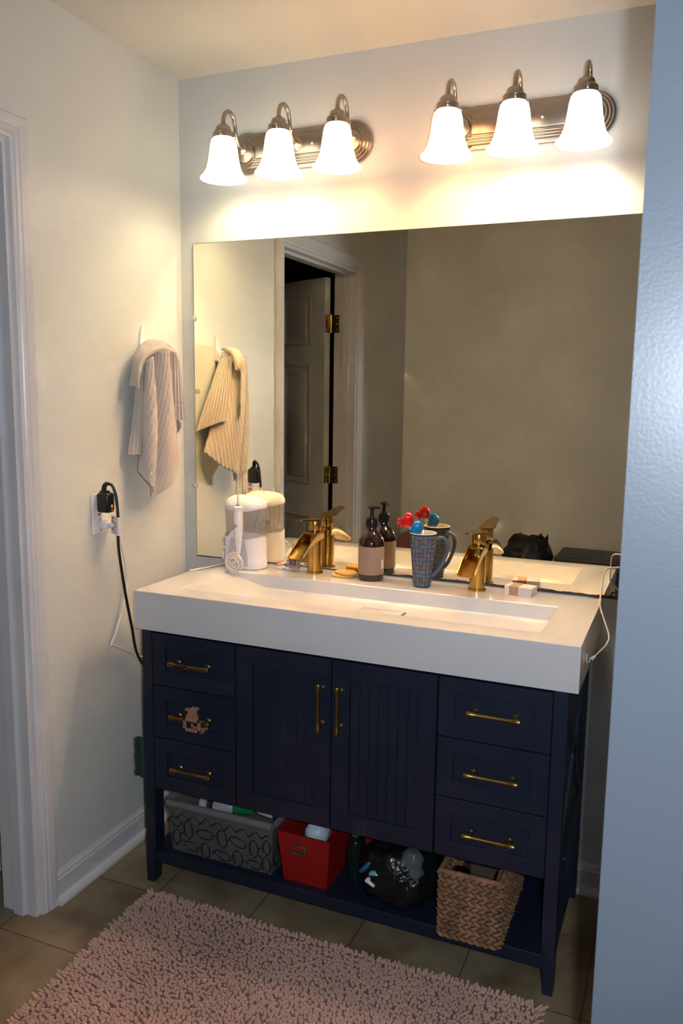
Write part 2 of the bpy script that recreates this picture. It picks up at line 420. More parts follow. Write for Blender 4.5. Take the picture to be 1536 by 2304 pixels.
# ------------------------------------------------------------------ vanity cabinet
VX0, VX1, VY, VZ = .175, 1.367, -.488, .778
van = thing('vanity_cabinet', ((VX0 + VX1) / 2, VY / 2, 0), 'navy blue vanity cabinet with brass handles and open lower shelf', 'cabinet')
b = MB()
b.box((VX0 + .004, -.030, .30), (VX1 - .004, -.022, VZ))
b.box((VX0 + .010, VY + .022, .30), (VX0 + .026, -.025, VZ)); b.box((VX1 - .026, VY + .022, .30), (VX1 - .010, -.025, VZ))
b.box((VX0 + .02, VY + .021, .302), (VX1 - .02, -.025, .318)); b.box((VX0 + .02, VY + .021, VZ - .012), (VX1 - .02, -.025, VZ))
b.box((VX0 + .03, VY + .021, .30), (VX1 - .03, VY + .03, VZ))
b.build('body', NAVY, van, smooth=False)
for (lx0, lx1, s_) in ((VX0, VX0 + .0325, 1), (VX1 - .0325, VX1, -1)):
    for (ya, yb_, fr) in ((VY, VY + .045, 1), (-.066, -.022, 0)):
        l = MB(); inn = .008
        def ring(z, k):
            xa, xb = (lx0, lx1 - inn * k) if s_ > 0 else (lx0 + inn * k, lx1)
            y0, y1 = (ya, yb_ - inn * k) if fr else (ya + inn * k, yb_)
            return [(xa, y0, z), (xb, y0, z), (xb, y1, z), (xa, y1, z)]
        vs = l.grid([ring(0, 1), ring(.13, 0), ring(VZ, 0)], closed_u=True); l.cap(vs[0], True); l.cap(vs[-1])
        l.build('leg', NAVY, van, smooth=False)
    xs = VX0 if s_ > 0 else VX1
    sp = MB()     # side: rails with a crossed brace
    xi, xo = sorted((xs + s_ * .002, xs + s_ * .012))
    for z0, z1 in ((.30, .345), (VZ - .045, VZ)): sp.box((xi, VY + .04, z0), (xo, -.06, z1), .001)
    y0, y1, za, zb = VY + .045, -.066, .345, VZ - .045
    for (p, q_) in (((y0, za), (y1, zb)), ((y0, zb), (y1, za))):
        d = Vector((q_[0] - p[0], q_[1] - p[1])).normalized(); n_ = Vector((-d.y, d.x)) * .014
        sp.prism([(p[0] + n_.x, p[1] + n_.y), (q_[0] + n_.x, q_[1] + n_.y), (q_[0] - n_.x, q_[1] - n_.y), (p[0] - n_.x, p[1] - n_.y)], xi + .001, xo - .001, 'x')
    sp.build('side_frame', NAVY, van, smooth=False)
sh = MB(); sh.box((VX0 + .006, VY + .005, .064), (VX1 - .006, -.03, .100), .002)
sh.build('shelf', NAVY, van, smooth=False)

def shaker(mb, x0, x1, z0, z1, mg, bead=0):
    y = VY
    mb.box((x0, y, z0), (x1, y + .020, z0 + mg), .0012, 1); mb.box((x0, y, z1 - mg), (x1, y + .020, z1), .0012, 1)
    mb.box((x0, y, z0 + mg - .001), (x0 + mg, y + .020, z1 - mg + .001), .0012, 1); mb.box((x1 - mg, y, z0 + mg - .001), (x1, y + .020, z1 - mg + .001), .0012, 1)
    if not bead: mb.box((x0 + mg - .002, y + .0065, z0 + mg - .002), (x1 - mg + .002, y + .018, z1 - mg + .002))
    else:
        w = (x1 - x0 - 2 * mg) / bead
        for i in range(bead):
            a = x0 + mg + w * i
            mb.box((a + .0002, y + .0065, z0 + mg - .002), (a + w - .0002, y + .018, z1 - mg + .002), .0011, 1)
        mb.box((x0 + mg, y + .012, z0 + mg), (x1 - mg, y + .018, z1 - mg))
def bar_handle(parent, c, vert=False, L=.066, P=.048):
    """flared bar on two round posts"""
    cx_, cz_ = c; ax = Vector((0, 0, 1)) if vert else Vector((1, 0, 0)); o = Vector((cx_, VY - .027, cz_))
    m = MB()
    prof = [(-L, .0001), (-L, .0068), (-L + .002, .0078), (-L + .014, .0072), (-L + .018, .0060), (-L + .03, .0050), (0, .0048), (L - .03, .0050), (L - .018, .0060), (L - .014, .0072), (L - .002, .0078), (L, .0068), (L, .0001)]
    m.lathe([(r, h) for h, r in prof], o, 16, ax, caps=False)
    for s_ in (-P, P):
        p = o + ax * s_; wall = Vector((p.x, VY, p.z))
        m.lathe([(.0075, 0), (.0075, .003), (.0045, .006), (.0042, .022), (.0055, .027)], wall, 14, (0, -1, 0))
    return m.build('handle', HANDLE, parent)
def front(kind, x0, x1, z0, z1, mg, hc, vert=False, bead=0):
    m = MB(); shaker(m, x0, x1, z0, z1, mg, bead)
    d = m.build(kind, NAVY, van, smooth=False); bar_handle(d, hc, vert); return d
for (x0, x1) in ((.2095, .4795), (1.0575, 1.3325)):
    for (z0, z1) in ((.6195, .772), (.4625, .6165), (.303, .4595)):
        front('drawer', x0, x1, z0, z1, .042, ((x0 + x1) / 2 + .004, (z0 + z1) / 2 + .002))
front('door', .4835, .7675, .303, .772, .050, (.744, .645), True, 7)
front('door', .7705, 1.0535, .303, .772, .050, (.797, .645), True, 7)

# ------------------------------------------------------------------ sink top with trough basin
SX0, SX1, SY0, SY1, SZ, SB = .152, 1.389, -.490, -.0015, .891, .779
st = thing('sink_top', ((SX0 + SX1) / 2, -.24, SB), 'thick white one-piece sink top with long trough basin on the navy vanity', 'sink')
s = MB()
O = [(SX0, SY0), (SX1, SY0), (SX1, SY1), (SX0, SY1)]
I = [(.262, -.415), (1.288, -.415), (1.288, -.148), (.262, -.148)]
Bt = [(.43, -.385), (1.245, -.385), (1.245, -.165), (.43, -.165)]
def inset(poly, d):
    cx_ = sum(p[0] for p in poly) / 4; cy_ = sum(p[1] for p in poly) / 4
    return [(x + (d if x < cx_ else -d), y + (d if y < cy_ else -d)) for x, y in poly]
rings = [[(x, y, SB) for x, y in O], [(x, y, SZ - .004) for x, y in O], [(x, y, SZ - .001) for x, y in inset(O, .0012)], [(x, y, SZ) for x, y in inset(O, .004)],
         [(x, y, SZ) for x, y in I], [(x, y, SZ - .0012) for x, y in inset(I, .002)], [(x, y, SZ - .004) for x, y in inset(I, .003)],
         [(.40, -.388, .8535), (1.268, -.388, .8535), (1.268, -.160, .8535), (.40, -.160, .8535)],
         [(x, y, .849) for x, y in Bt]]
vs = s.grid(rings, closed_u=True)
# drain slot hole floor
s.cap(vs[-1]); s.cap(vs[0], True)
s.build('basin', SOLID, st, angle=30)
dc = MB(); dc.box((.762, -.312, .8492), (.884, -.244, .8535), .0015); dc.build('drain_cover', SOLID, st)
dg = MB(); dg.box((.757, -.317, .8490), (.889, -.239, .8497)); dg.build('drain_gap_shade', M('drain_shadow', (.10, .09, .08), .6), st)  # thin dark sheet: shade round the cover given as colour

# ------------------------------------------------------------------ faucets
def make_faucet(x, y, label):
    z = SZ; t = thing('faucet', (x, y, z), label, 'faucet', 'gold waterfall faucets behind the trough basin')
    MB().lathe([(.0262, 0), (.0268, .002), (.0262, .006), (.0225, .0075)], (x, y, z), 40).build('base_ring', GOLD, t)
    MB().lathe([(.0222, .004), (.0222, .118), (.0222, .126)], (x, y, z), 48).build('body', GOLD, t)
    # open waterfall spout: U-shaped channel that widens and curves down
    sp = MB(); rows = []
    path = [(.021, .128, .022, .022), (-.005, .134, .030, .0235), (-.035, .131, .031, .0240), (-.065, .119, .026, .0245), (-.095, .103, .020, .0252), (-.120, .087, .014, .0258), (-.138, .075, .009, .0262)]
    path = [tuple(v) for v in (cr([(a, b_, c) for a, b_, c, d in path], 5))]
    n = len(path)
    for i, (dy, zz, hh) in enumerate(path):
        w = .0222 + .0042 * i / (n - 1); tk = .0028
        # cross-section from outer left top, round the floor, to the outer right top and back inside
        fl = zz - hh
        sec = [(-w, zz), (-w, fl + .006), (-w + .004, fl + .001), (-w + .010, fl), (w - .010, fl), (w - .004, fl + .001), (w, fl + .006), (w, zz), (w - tk, zz), (w - tk, fl + .007), (w - .009, fl + tk), (-w + .009, fl + tk), (-w + tk, fl + .007), (-w + tk, zz)]
        rows.append([(x + a, y + dy, z + c) for a, c in sec])
    v = sp.grid(rows, closed_u=True); sp.cap(v[0], True); sp.cap(v[-1])
    sp.build('spout', GOLD, t, angle=50)
    MB().box((x - .0205, y - .034, z + .126), (x + .0205, y + .021, z + .1335), .0015).build('spout_cover', GOLD, t)
    hd = MB().lathe([(.0175, .132), (.0195, .136), (.0195, .165), (.0185, .168)], (x, y, z), 40).build('handle_hub', GOLD, t)
    lv = MB()       # flat lever blade over the hub, pointing to the front
    prof = []
    out = [(.021, .016), (.010, .0225), (-.02, .0235), (-.05, .0195), (-.095, .0165), (-.116, .012), (-.120, .004)]
    pts = [(w_, d_) for d_, w_ in out] + [(-w_, d_) for d_, w_ in out[::-1]]
    A = []; B = []
    for w_, d_ in pts:
        h_ = .168 + (.012 * max(0, -d_) / .1)
        A.append(lv.bm.verts.new((x + w_, y + d_, z + h_))); B.append(lv.bm.verts.new((x + w_, y + d_, z + h_ + .0042)))
    lv.cap(A, True); lv.cap(B)
    for i in range(len(A)): lv.bm.faces.new((A[i], A[(i + 1) % len(A)], B[(i + 1) % len(A)], B[i]))
    lv.build('lever', GOLD, t, angle=40)
    MB().lathe([(.0035, 0), (.0035, .001), (.002, .0012)], (x, y + .0190, z + .150), 12, (0, 1, 0)).build('set_screw', NICKEL, t)
    return t
f1 = make_faucet(.520, -.056, 'gold waterfall faucet between the nail polish and the yellow pads')
f2 = copy_tree(f1); f2.location = (1.042, -.056, SZ); f2['label'] = 'gold waterfall faucet between the mosaic mug and the small white box'

# ------------------------------------------------------------------ pump bottle
bx, by = .712, -.060
bt = thing('pump_bottle', (bx, by, SZ), 'dark amber pump bottle with kraft label beside the mosaic mug', 'bottle')
AMBER = M('amber_glass', (.018, .006, .003), .06, coat=.6, spec=.7)
MB().lathe([(.032, 0), (.0385, .002), (.0395, .006), (.0395, .112), (.0380, .122), (.032, .135), (.0235, .146), (.0165, .153), (.0145, .158), (.0145, .170)], (bx, by, SZ), 48).build('glass_body', AMBER, bt)
def label_mat(name, base, ink, scale_z=260):
    m = bpy.data.materials.new(name); m.use_nodes = True; nt = m.node_tree; L = nt.links; b = nt.nodes['Principled BSDF']
    b.inputs['Roughness'].default_value = .6
    tc = nt.nodes.new('ShaderNodeTexCoord'); mp = nt.nodes.new('ShaderNodeMapping'); mp.inputs['Scale'].default_value = (260, 260, scale_z * 1.0)
    L.new(tc.outputs['Object'], mp.inputs['Vector'])
    n = nt.nodes.new('ShaderNodeTexNoise'); n.inputs['Scale'].default_value = 1.6; n.inputs['Detail'].default_value = 1; L.new(mp.outputs['Vector'], n.inputs['Vector'])
    w = nt.nodes.new('ShaderNodeTexWave'); w.bands_direction = 'Z'; w.inputs['Scale'].default_value = 95; L.new(tc.outputs['Object'], w.inputs['Vector'])
    mu = nt.nodes.new('ShaderNodeMath'); mu.operation = 'MULTIPLY'; L.new(n.outputs['Fac'], mu.inputs[0]); L.new(w.outputs['Fac'], mu.inputs[1])
    rp = nt.nodes.new('ShaderNodeValToRGB'); rp.color_ramp.elements[0].position = .42; rp.color_ramp.elements[0].color = (*base, 1)
    rp.color_ramp.elements[1].position = .60; rp.color_ramp.elements[1].color = (*ink, 1); L.new(mu.outputs[0], rp.inputs['Fac'])
    L.new(rp.outputs['Color'], b.inputs['Base Color']); return m
KRAFT = label_mat('printed_kraft_label', (.34, .225, .16), (.15, .085, .06))
lb = MB(); lb.lathe([(.0399, .020), (.0399, .106)], (bx, by, SZ), 48, caps=False); lb = lb.build('label', KRAFT, bt); lb['label'] = 'tan kraft paper label with small dark print'
stk = MB(); 
rows = []
for z_ in (.038, .066): rows.append([(bx + .0404 * math.cos(a), by + .0404 * math.sin(a), SZ + z_) for a in [math.radians(-22 + k * 4) for k in range(6)]])
stk.grid(rows); stk.build('barcode_sticker', M('white_sticker', (.65, .6, .58), .5), bt)
pm = MB(); pm.lathe([(.0165, .162), (.0170, .164), (.0170, .186), (.0150, .190), (.0085, .191), (.0080, .196), (.0055, .197), (.0055, .214), (.0085, .217), (.0125, .221), (.0125, .2245), (.009, .227), (.0001, .2275)], (bx, by, SZ), 28, caps=False)
for k in range(24):
    a = 2 * math.pi * k / 24; pm.tube([(bx + .0171 * math.cos(a), by + .0171 * math.sin(a), SZ + .166), (bx + .0171 * math.cos(a), by + .0171 * math.sin(a), SZ + .185)], .0006, 5)
pm = pm.build('pump', BLACKP, bt)
nz = MB(); d = Vector((.70, .55, 0)).normalized(); c0 = Vector((bx, by, SZ + .2215)); nz.tube([c0, c0 + d * .018, c0 + d * .026 + Vector((0, 0, -.003))], [.0052, .0042, .003], 10); nz.build('nozzle', BLACKP, pm)

# ------------------------------------------------------------------ mosaic mug
gx, gy = .881, -.078
mg = thing('mosaic_mug', (gx, gy, SZ), 'tall blue mug with brown squares and black mosaic lines', 'mug')
MUGB = M('mug_grout', (.012, .012, .016), .18); MUGW = M('mug_cream_glaze', (.68, .60, .47), .2)
TBLUE = M('mug_blue_tile', (.105, .135, .20), .16, vary=(60, .25)); TBRN = M('mug_brown_tile', (.19, .085, .05), .2, vary=(60, .2))
def mr(z): return .0262 + (.0405 - .0262) * (z / .160) ** 1.15
body = MB()
zs = [i * .16 / 20 for i in range(21)]
body.lathe([(.022, 0), (.0255, .0005)] + [(mr(z), max(z, .002)) for z in zs[1:]], (gx, gy, SZ), 64, caps=False)
body.mi = 3
body.lathe([(mr(.16), .16), (mr(.16) - .0012, .1618), (mr(.16) - .003, .1612), (mr(.155) - .0036, .155), (mr(.1) - .0036, .1), (mr(.01) - .0036, .012), (.0001, .010)], (gx, gy, SZ), 64, caps=False)
per = math.radians(60); ph = .0385
cells = [(0, 0, 2, 1), (2, 0, 1, 2), (1, 2, 2, 1), (0, 1, 1, 2), (1, 1, 1, 1)]
for ru in range(6):
    for rv in range(5):
        for (cx_, cz_, w_, h_) in cells:
            a0 = ru * per + cx_ * per / 3 + math.radians(8); a1 = a0 + w_ * per / 3; z1 = .157 - rv * ph - cz_ * ph / 3; z0 = z1 - h_ * ph / 3
            if z1 < .006: continue
            z0 = max(z0, .003)
            ga = .0006 / mr((z0 + z1) / 2); a0 += ga; a1 -= ga; z0 += .0006; z1 -= .0006
            if z1 - z0 < .001: continue
            body.mi = 2 if (w_ == 1 and h_ == 1) else 1
            na = 3 if w_ == 1 else 5
            body.grid([[(gx + (mr(z) + .0003) * math.cos(a0 + (a1 - a0) * k / na), gy + (mr(z) + .0003) * math.sin(a0 + (a1 - a0) * k / na), SZ + z) for k in range(na + 1)] for z in [z0 + (z1 - z0) * j / 2 for j in range(3)]])
body.build('mug_body', [MUGB, TBLUE, TBRN, MUGW], mg, angle=60)
hp = cr([(.036, .143), (.050, .147), (.066, .140), (.073, .120), (.069, .095), (.056, .068), (.040, .045), (.030, .034)], 6) if False else None
hd = Vector((.90, .43, 0)).normalized()
hpts = cr([Vector((gx, gy, SZ + z)) + hd * r for r, z in ((.036, .140), (.050, .147), (.066, .141), (.074, .122), (.071, .098), (.059, .070), (.044, .045), (.029, .030))], 6)
MB().tube(hpts, .0068, 14, flat=.75).build('mug_handle', M('mug_handle_glaze', (.075, .105, .17), .12, coat=.4), mg)

# ------------------------------------------------------------------ two toothbrushes with novelty covers standing in the mug
def brush(name, foot, headp, col, label, flower):
    foot = Vector(foot); hp_ = Vector(headp)
    t = thing(name, tuple(foot), label, 'toothbrush')
    d = (hp_ - foot).normalized()
    MB().tube([foot, foot + d * .06, foot + d * .12, hp_ - d * .004], [.004, .0048, .0035, .003], 10).build('brush_handle', M(name + '_stem', (.65, .45, .42) if flower else (.35, .45, .62), .3), t)
    g = M(name + '_translucent_plastic', col, .12, coat=.5, trans=.35)
    # rounded oval cover facing the viewer, with a raised rim
    n_ = Vector((.15, -.95, .25)).normalized()
    q = Vector((0, 0, 1)).rotation_difference(n_)
    c = MB()
    tilt = Matrix.Rotation(math.radians(20), 4, 'Z')
    def put(prof, off, sx, sy):
        rows = []
        for r, h in prof:
            rows.append([hp_ + off + q @ Vector((r * math.cos(a) * sx, r * math.sin(a) * sy, h)) for a in [2 * math.pi * k / 24 for k in range(24)]])
        c.grid(rows, closed_u=True)
    put([(.0001, -.010), (.013, -.008), (.0185, -.002), (.0185, .004), (.0155, .009), (.0120, .0105), (.0105, .0085), (.0085, .0085), (.006, .011), (.0001, .0125)], Vector((0, 0, 0)), .92, 1.22)
    c.build('head_cover', g, t)
    s_ = MB()
    off = Vector((-.019, -.004, -.008)) if flower else Vector((-.019, .004, -.012))
    if flower:
        for k in range(5):
            a = 2 * math.pi * k / 5; s_.ball(hp_ + off + q @ Vector((.0090 * math.cos(a), .0090 * math.sin(a), 0)), (.0062, .0055, .0062), 12, 10)
        s_.ball(hp_ + off, (.005, .006, .005), 10, 8)
    else: s_.ball(hp_ + off, (.0065, .006, .0085), 12, 10)
    s_.tube([hp_ + off, hp_], .003, 8)
    s_.build('suction_cup', g, t)
brush('toothbrush', (.884, -.068, SZ + .014), (.836, -.088, 1.088), (.72, .012, .010), 'toothbrush with red glossy flower cover standing in the mosaic mug', True)
brush('toothbrush', (.870, -.064, SZ + .014), (.866, -.092, 1.066), (.008, .27, .68), 'toothbrush with blue glossy oval cover standing in the mosaic mug', False)

# ------------------------------------------------------------------ water flosser
wx, wy = .279, -.068
wf = thing('water_flosser', (wx, wy, SZ), 'white countertop water flosser with clear tank and coiled hose', 'water flosser')
rot = math.radians(-8)
def oval(a, rx, ry, z, dx=0, dy=0):
    x = rx * math.copysign(abs(math.cos(a)) ** .8, math.cos(a)); y = ry * math.copysign(abs(math.sin(a)) ** .8, math.sin(a))
    return (wx + dx + x * math.cos(rot) - y * math.sin(rot), wy + dy + x * math.sin(rot) + y * math.cos(rot), SZ + z)
N = 56; ANG = [2 * math.pi * k / N for k in range(N)]
def ztop(a):
    u = math.cos(a); fr = -math.sin(a)
    if fr < -.2: return .104
    # saddle in front: a hump at the wand, valleys on both sides
    return .104 + .030 * math.exp(-((u + .12) / .25) ** 2) - .006 * math.cos(2.2 * u)
fb = MB(); RX, RY = .072, .052
rows = [[oval(a, RX * .90, RY * .90, 0) for a in ANG], [oval(a, RX * .98, RY * .98, .002) for a in ANG], [oval(a, RX, RY, .008) for a in ANG]]
for k in range(1, 7): rows.append([oval(a, RX * (1 - .03 * k / 6), RY * (1 - .03 * k / 6), .008 + (ztop(a) - .008) * k / 6) for a in ANG])
rows.append([oval(a, RX * .93, RY * .93, ztop(a) - .001) for a in ANG]); rows.append([oval(a, RX * .9, RY * .9, .09) for a in ANG])
v = fb.grid(rows, closed_u=True); fb.cap(v[0], True); fb.cap(v[-1])
fb = fb.build('base', WHITEP, wf, angle=50)
ln = MB(); ln.tube([Vector(oval(a, RX * .972, RY * .972, ztop(a))) for a in ANG] + [Vector(oval(0, RX * .972, RY * .972, ztop(0)))], .0013, 6); ln.build('grey_seam', GREYP, fb)
# recessed grey-blue cradle in front for the wand
rc = MB(); rows = []
for k in range(9):
    z = .012 + k * .011; w_ = .018 + .012 * math.sin(min(1, (1 - k / 8) * 1.2) * math.pi / 2)
    rows.append([oval(-math.pi / 2 + .05 + s_ * w_ / .062, RX * 1.004, RY * 1.004, z) for s_ in [-1 + 2 * j / 8 for j in range(9)]])
rc.grid(rows); rc.build('wand_cradle', M('cradle_grey', (.50, .50, .56), .4), fb)
tk = MB(); rows = [[oval(a, RX * .925, RY * .925, ztop(a) - .012) for a in ANG]] + [[oval(a, RX * (.93 + .05 * k / 4), RY * (.93 + .05 * k / 4), ztop(a) + (.196 - ztop(a)) * k / 4) for a in ANG] for k in range(5)]
tk.grid(rows, closed_u=True)
tank = tk.build('water_tank', glassy('smoky_clear_tank', (.55, .51, .48), .33, .08), wf, angle=60)
ls = MB()
for k in range(9):
    a = -.38; z = .125 + k * .007
    p0, p1 = Vector(oval(a, RX * .99, RY * .99, z)), Vector(oval(a - .10 - .06 * (k % 2), RX * .99, RY * .99, z)); ls.tube([p0, p1], .0006, 5)
ls.build('volume_marks', GREYP, tank)
ld = MB(); rows = []
for f, z in ((.95, .191), (.985, .192), (1.0, .197), (1.0, .205), (.95, .213), (.84, .221), (.6, .229), (.3, .232), (.02, .233)): rows.append([oval(a, RX * f, RY * f, z + (.0035 * math.cos(2 * a) if f < .99 else 0)) for a in ANG])
v = ld.grid(rows, closed_u=True); ld.cap(v[0], True); ld.build('lid', WHITEP, wf, angle=50)
for (a, z, r) in ((math.radians(205), .078, .0115), (math.radians(203), .036, .019)):
    c = Vector(oval(a, RX, RY, z)); nrm = Vector((-.80, -.60, 0))
    kb = MB(); kb.lathe([(r, -.002), (r, .003), (r * .9, .005), (r * .78, .005)], c, 28, nrm); kb = kb.build('dial_ring', GREYP, wf)
    MB().lathe([(r * .78, .003), (r * .78, .008), (r * .66, .010), (.0001, .0105)], c, 28, nrm, caps=False).build('dial', WHITEP, kb)
# wand with clear tip
hx, hy = .285, -.128
wd = MB(); wd.lathe([(.0045, .045), (.0065, .055), (.011, .085), (.0140, .12), (.0150, .15), (.0148, .185), (.0135, .196), (.0145, .198), (.0145, .203), (.008, .206), (.0045, .207)], (hx, hy, SZ), 28)
wd = wd.build('wand', WHITEP, wf)
MB().lathe([(.0001, .0025), (.004, .002), (.0062, 0)], (hx - .002, hy - .0145, SZ + .145), 18, (0, -1, 0), caps=False).build('wand_button', GREYP, wd)
MB().lathe([(.0055, .206), (.0048, .214), (.003, .215)], (hx, hy, SZ), 14).build('tip_collar', GREYP, wd)
MB().tube(cr([(hx, hy, SZ + .212), (hx + .0005, hy, SZ + .245), (hx + .001, hy, SZ + .285), (hx + .0015, hy - .003, SZ + .318)], 5), [.0032] * 6 + [.0024] * 10, 8).build('jet_tip', glassy('clear_tip', (.75, .73, .68), .5, .1), wd)
# tangled coiled hose in front
hs = []
rr = random.Random(5)
for k in range(120):
    a = k * .27; R_ = .023 + .007 * math.sin(a * .37 + 1) + .003 * math.sin(a * 1.7)
    hs.append((hx + .004 + R_ * 1.15 * math.cos(a + .6), hy - .032 + .009 * math.sin(a * .23) - .002 * math.cos(a), SZ + .030 + R_ * .95 * math.sin(a + .6) + .003 * math.sin(a * .61)))
start = cr([(hx, hy, SZ + .048), (hx - .004, hy - .012, SZ + .030), (hx - .018, hy - .03, SZ + .018), hs[0]], 6)
MB().tube(start[:-1] + [Vector(p) for p in hs] + cr([hs[-1], (hx + .01, hy - .03, SZ + .07), (hx - .012, hy - .012, SZ + .060), (hx - .02, hy + .015, SZ + .02)], 6)[1:], .0019, 8).build('coiled_hose', M('hose_cream', (.70, .64, .56), .45), wf)
MB().tube(cr([(wx - .06, wy + .02, SZ + .010), (.195, -.085, SZ + .003), (.180, -.150, SZ + .0025), (.163, -.195, SZ + .0025), (.150, -.205, SZ - .004), (.146, -.185, SZ - .06), (.12, -.10, SZ - .18)], 8), .0025, 8).build('power_cord', WHITEC, wf)

# ------------------------------------------------------------------ nail polish
px, py = .450, -.058
np_ = thing('nail_polish', (px, py, SZ), 'small square nail polish bottle with pink-brown polish under the left spout', 'nail polish')
MB().box((px - .0165, py - .0115, SZ), (px + .0165, py + .0115, SZ + .058), .003, 2).build('glass_bottle', glassy('clear_bottle_glass', (.75, .70, .68), .12, .05), np_)
MB().box((px - .0155, py - .0107, SZ + .009), (px + .0155, py + .0107, SZ + .056), .002, 2).build('polish', M('pink_brown_polish', (.42, .19, .15), .25), np_)
lbm = MB(); lbm.box((px - .0105, py - .0125, SZ + .021), (px + .0105, py - .0116, SZ + .040)); lb_ = lbm.build('front_label', M('navy_label', (.03, .035, .06), .4), np_, smooth=False)
tx = MB()
for k, (w_, z_) in enumerate(((.007, .0355), (.0085, .0315), (.008, .0275), (.007, .0238))): tx.box((px - w_, py - .0129, SZ + z_), (px + w_, py - .0125, SZ + z_ + .0016))
tx.box((px - .0085, py - .0125, SZ + .0455), (px + .0085, py - .0116, SZ + .0475))
tx.build('print_lines', M('grey_print', (.38, .30, .30), .5), lb_, smooth=False)
MB().lathe([(.0075, .058), (.0088, .060), (.0082, .086), (.0065, .089)], (px, py, SZ), 24).build('cap', M('polish_cap', (.45, .43, .42), .3, .4), np_)

# ------------------------------------------------------------------ contact lens case
lx, ly = .408, -.046
lc = thing('contact_lens_case', (lx, ly, SZ), 'white contact lens case with one red and one blue lid', 'lens case')
m = MB()
for dx in (-.017, .017): m.lathe([(.0125, 0), (.0145, .002), (.0145, .009), (.0135, .010)], (lx + dx, ly, SZ), 28)
m.box((lx - .012, ly - .006, SZ + .001), (lx + .012, ly + .006, SZ + .006), .002); m.build('case', WHITEP, lc)
for dx, mt, w_ in ((-.017, M('red_lid', (.55, .10, .09), .35), 'red'), (.017, M('blue_lid', (.10, .13, .25), .35), 'blue')):
    q_ = MB().lathe([(.0128, .0098), (.0128, .0125), (.0118, .0135), (.0001, .0135)], (lx + dx, ly, SZ), 28, caps=False).build('lid', mt, lc); q_['label'] = w_ + ' round lid'

# ------------------------------------------------------------------ yellow makeup pads, two stacked
PADM = M('yellow_sponge', (.72, .42, .13), .9, bump=(900, .6, .0008), vary=(50, .12))
def pad(c, rz, label):
    t = MB(); pts = []
    for k in range(40):
        a = 2 * math.pi * k / 40; r = .030 * (1 + .22 * max(0, math.cos(a)) ** 3)
        pts.append((r * math.cos(a) * 1.12, r * math.sin(a) * .95))
    rows = [[(x * f, y * f, z) for x, y in pts] for f, z in ((.94, 0), (1, .0015), (1, .005), (.95, .0068), (.5, .0078), (.02, .008))]
    v = t.grid(rows, closed_u=True); t.cap(v[0], True)
    o = t.build('makeup_sponge', PADM); o.location = c; o.rotation_euler = (0, math.radians(0), rz)
    return tag(o, label, 'sponge', 'yellow makeup sponges by the left faucet')
pad((.624, -.060, SZ), math.radians(195), 'yellow makeup sponge lying flat on the sink top, bottom of the pair')
pad((.630, -.056, SZ + .0083), math.radians(168), 'yellow teardrop makeup sponge lying on top of another sponge')

# ------------------------------------------------------------------ small box with kraft band
bo = thing('soap_box', (1.168, -.052, SZ), 'small white cardboard box with a kraft paper band right of the right faucet', 'box')
def rmat(c, a): return Matrix.Translation(c) @ Matrix.Rotation(a, 4, 'Z')
BM_ = rmat((1.168, -.052, SZ), math.radians(-9))
MB().box((-.040, -.025, 0), (.040, .025, .026), .0008, 1, BM_).build('carton', M('white_card', (.62, .57, .54), .6), bo, smooth=False)
MB().box((-.026, -.0255, -.0000), (.001, .0255, .0266), .0004, 1, BM_).build('kraft_band', M('kraft_card', (.42, .27, .16), .7), bo, smooth=False)

# ------------------------------------------------------------------ hook and towel
hk = thing('adhesive_hook', (.0, -.228, 1.60), 'white adhesive hook on the left wall holding the towel', 'hook')
h = MB(); h.prism([(-.238, 1.560), (-.240, 1.600), (-.234, 1.635), (-.228, 1.652), (-.221, 1.652), (-.216, 1.635), (-.212, 1.600), (-.214, 1.560)], .0005, .007, 'x'); h.build('hook_plate', WHITEP, hk)
MB().tube(cr([(.005, -.226, 1.57), (.022, -.226, 1.555), (.036, -.226, 1.562), (.040, -.226, 1.585)], 5), .0055, 10).build('hook_prong', WHITEP, hk)

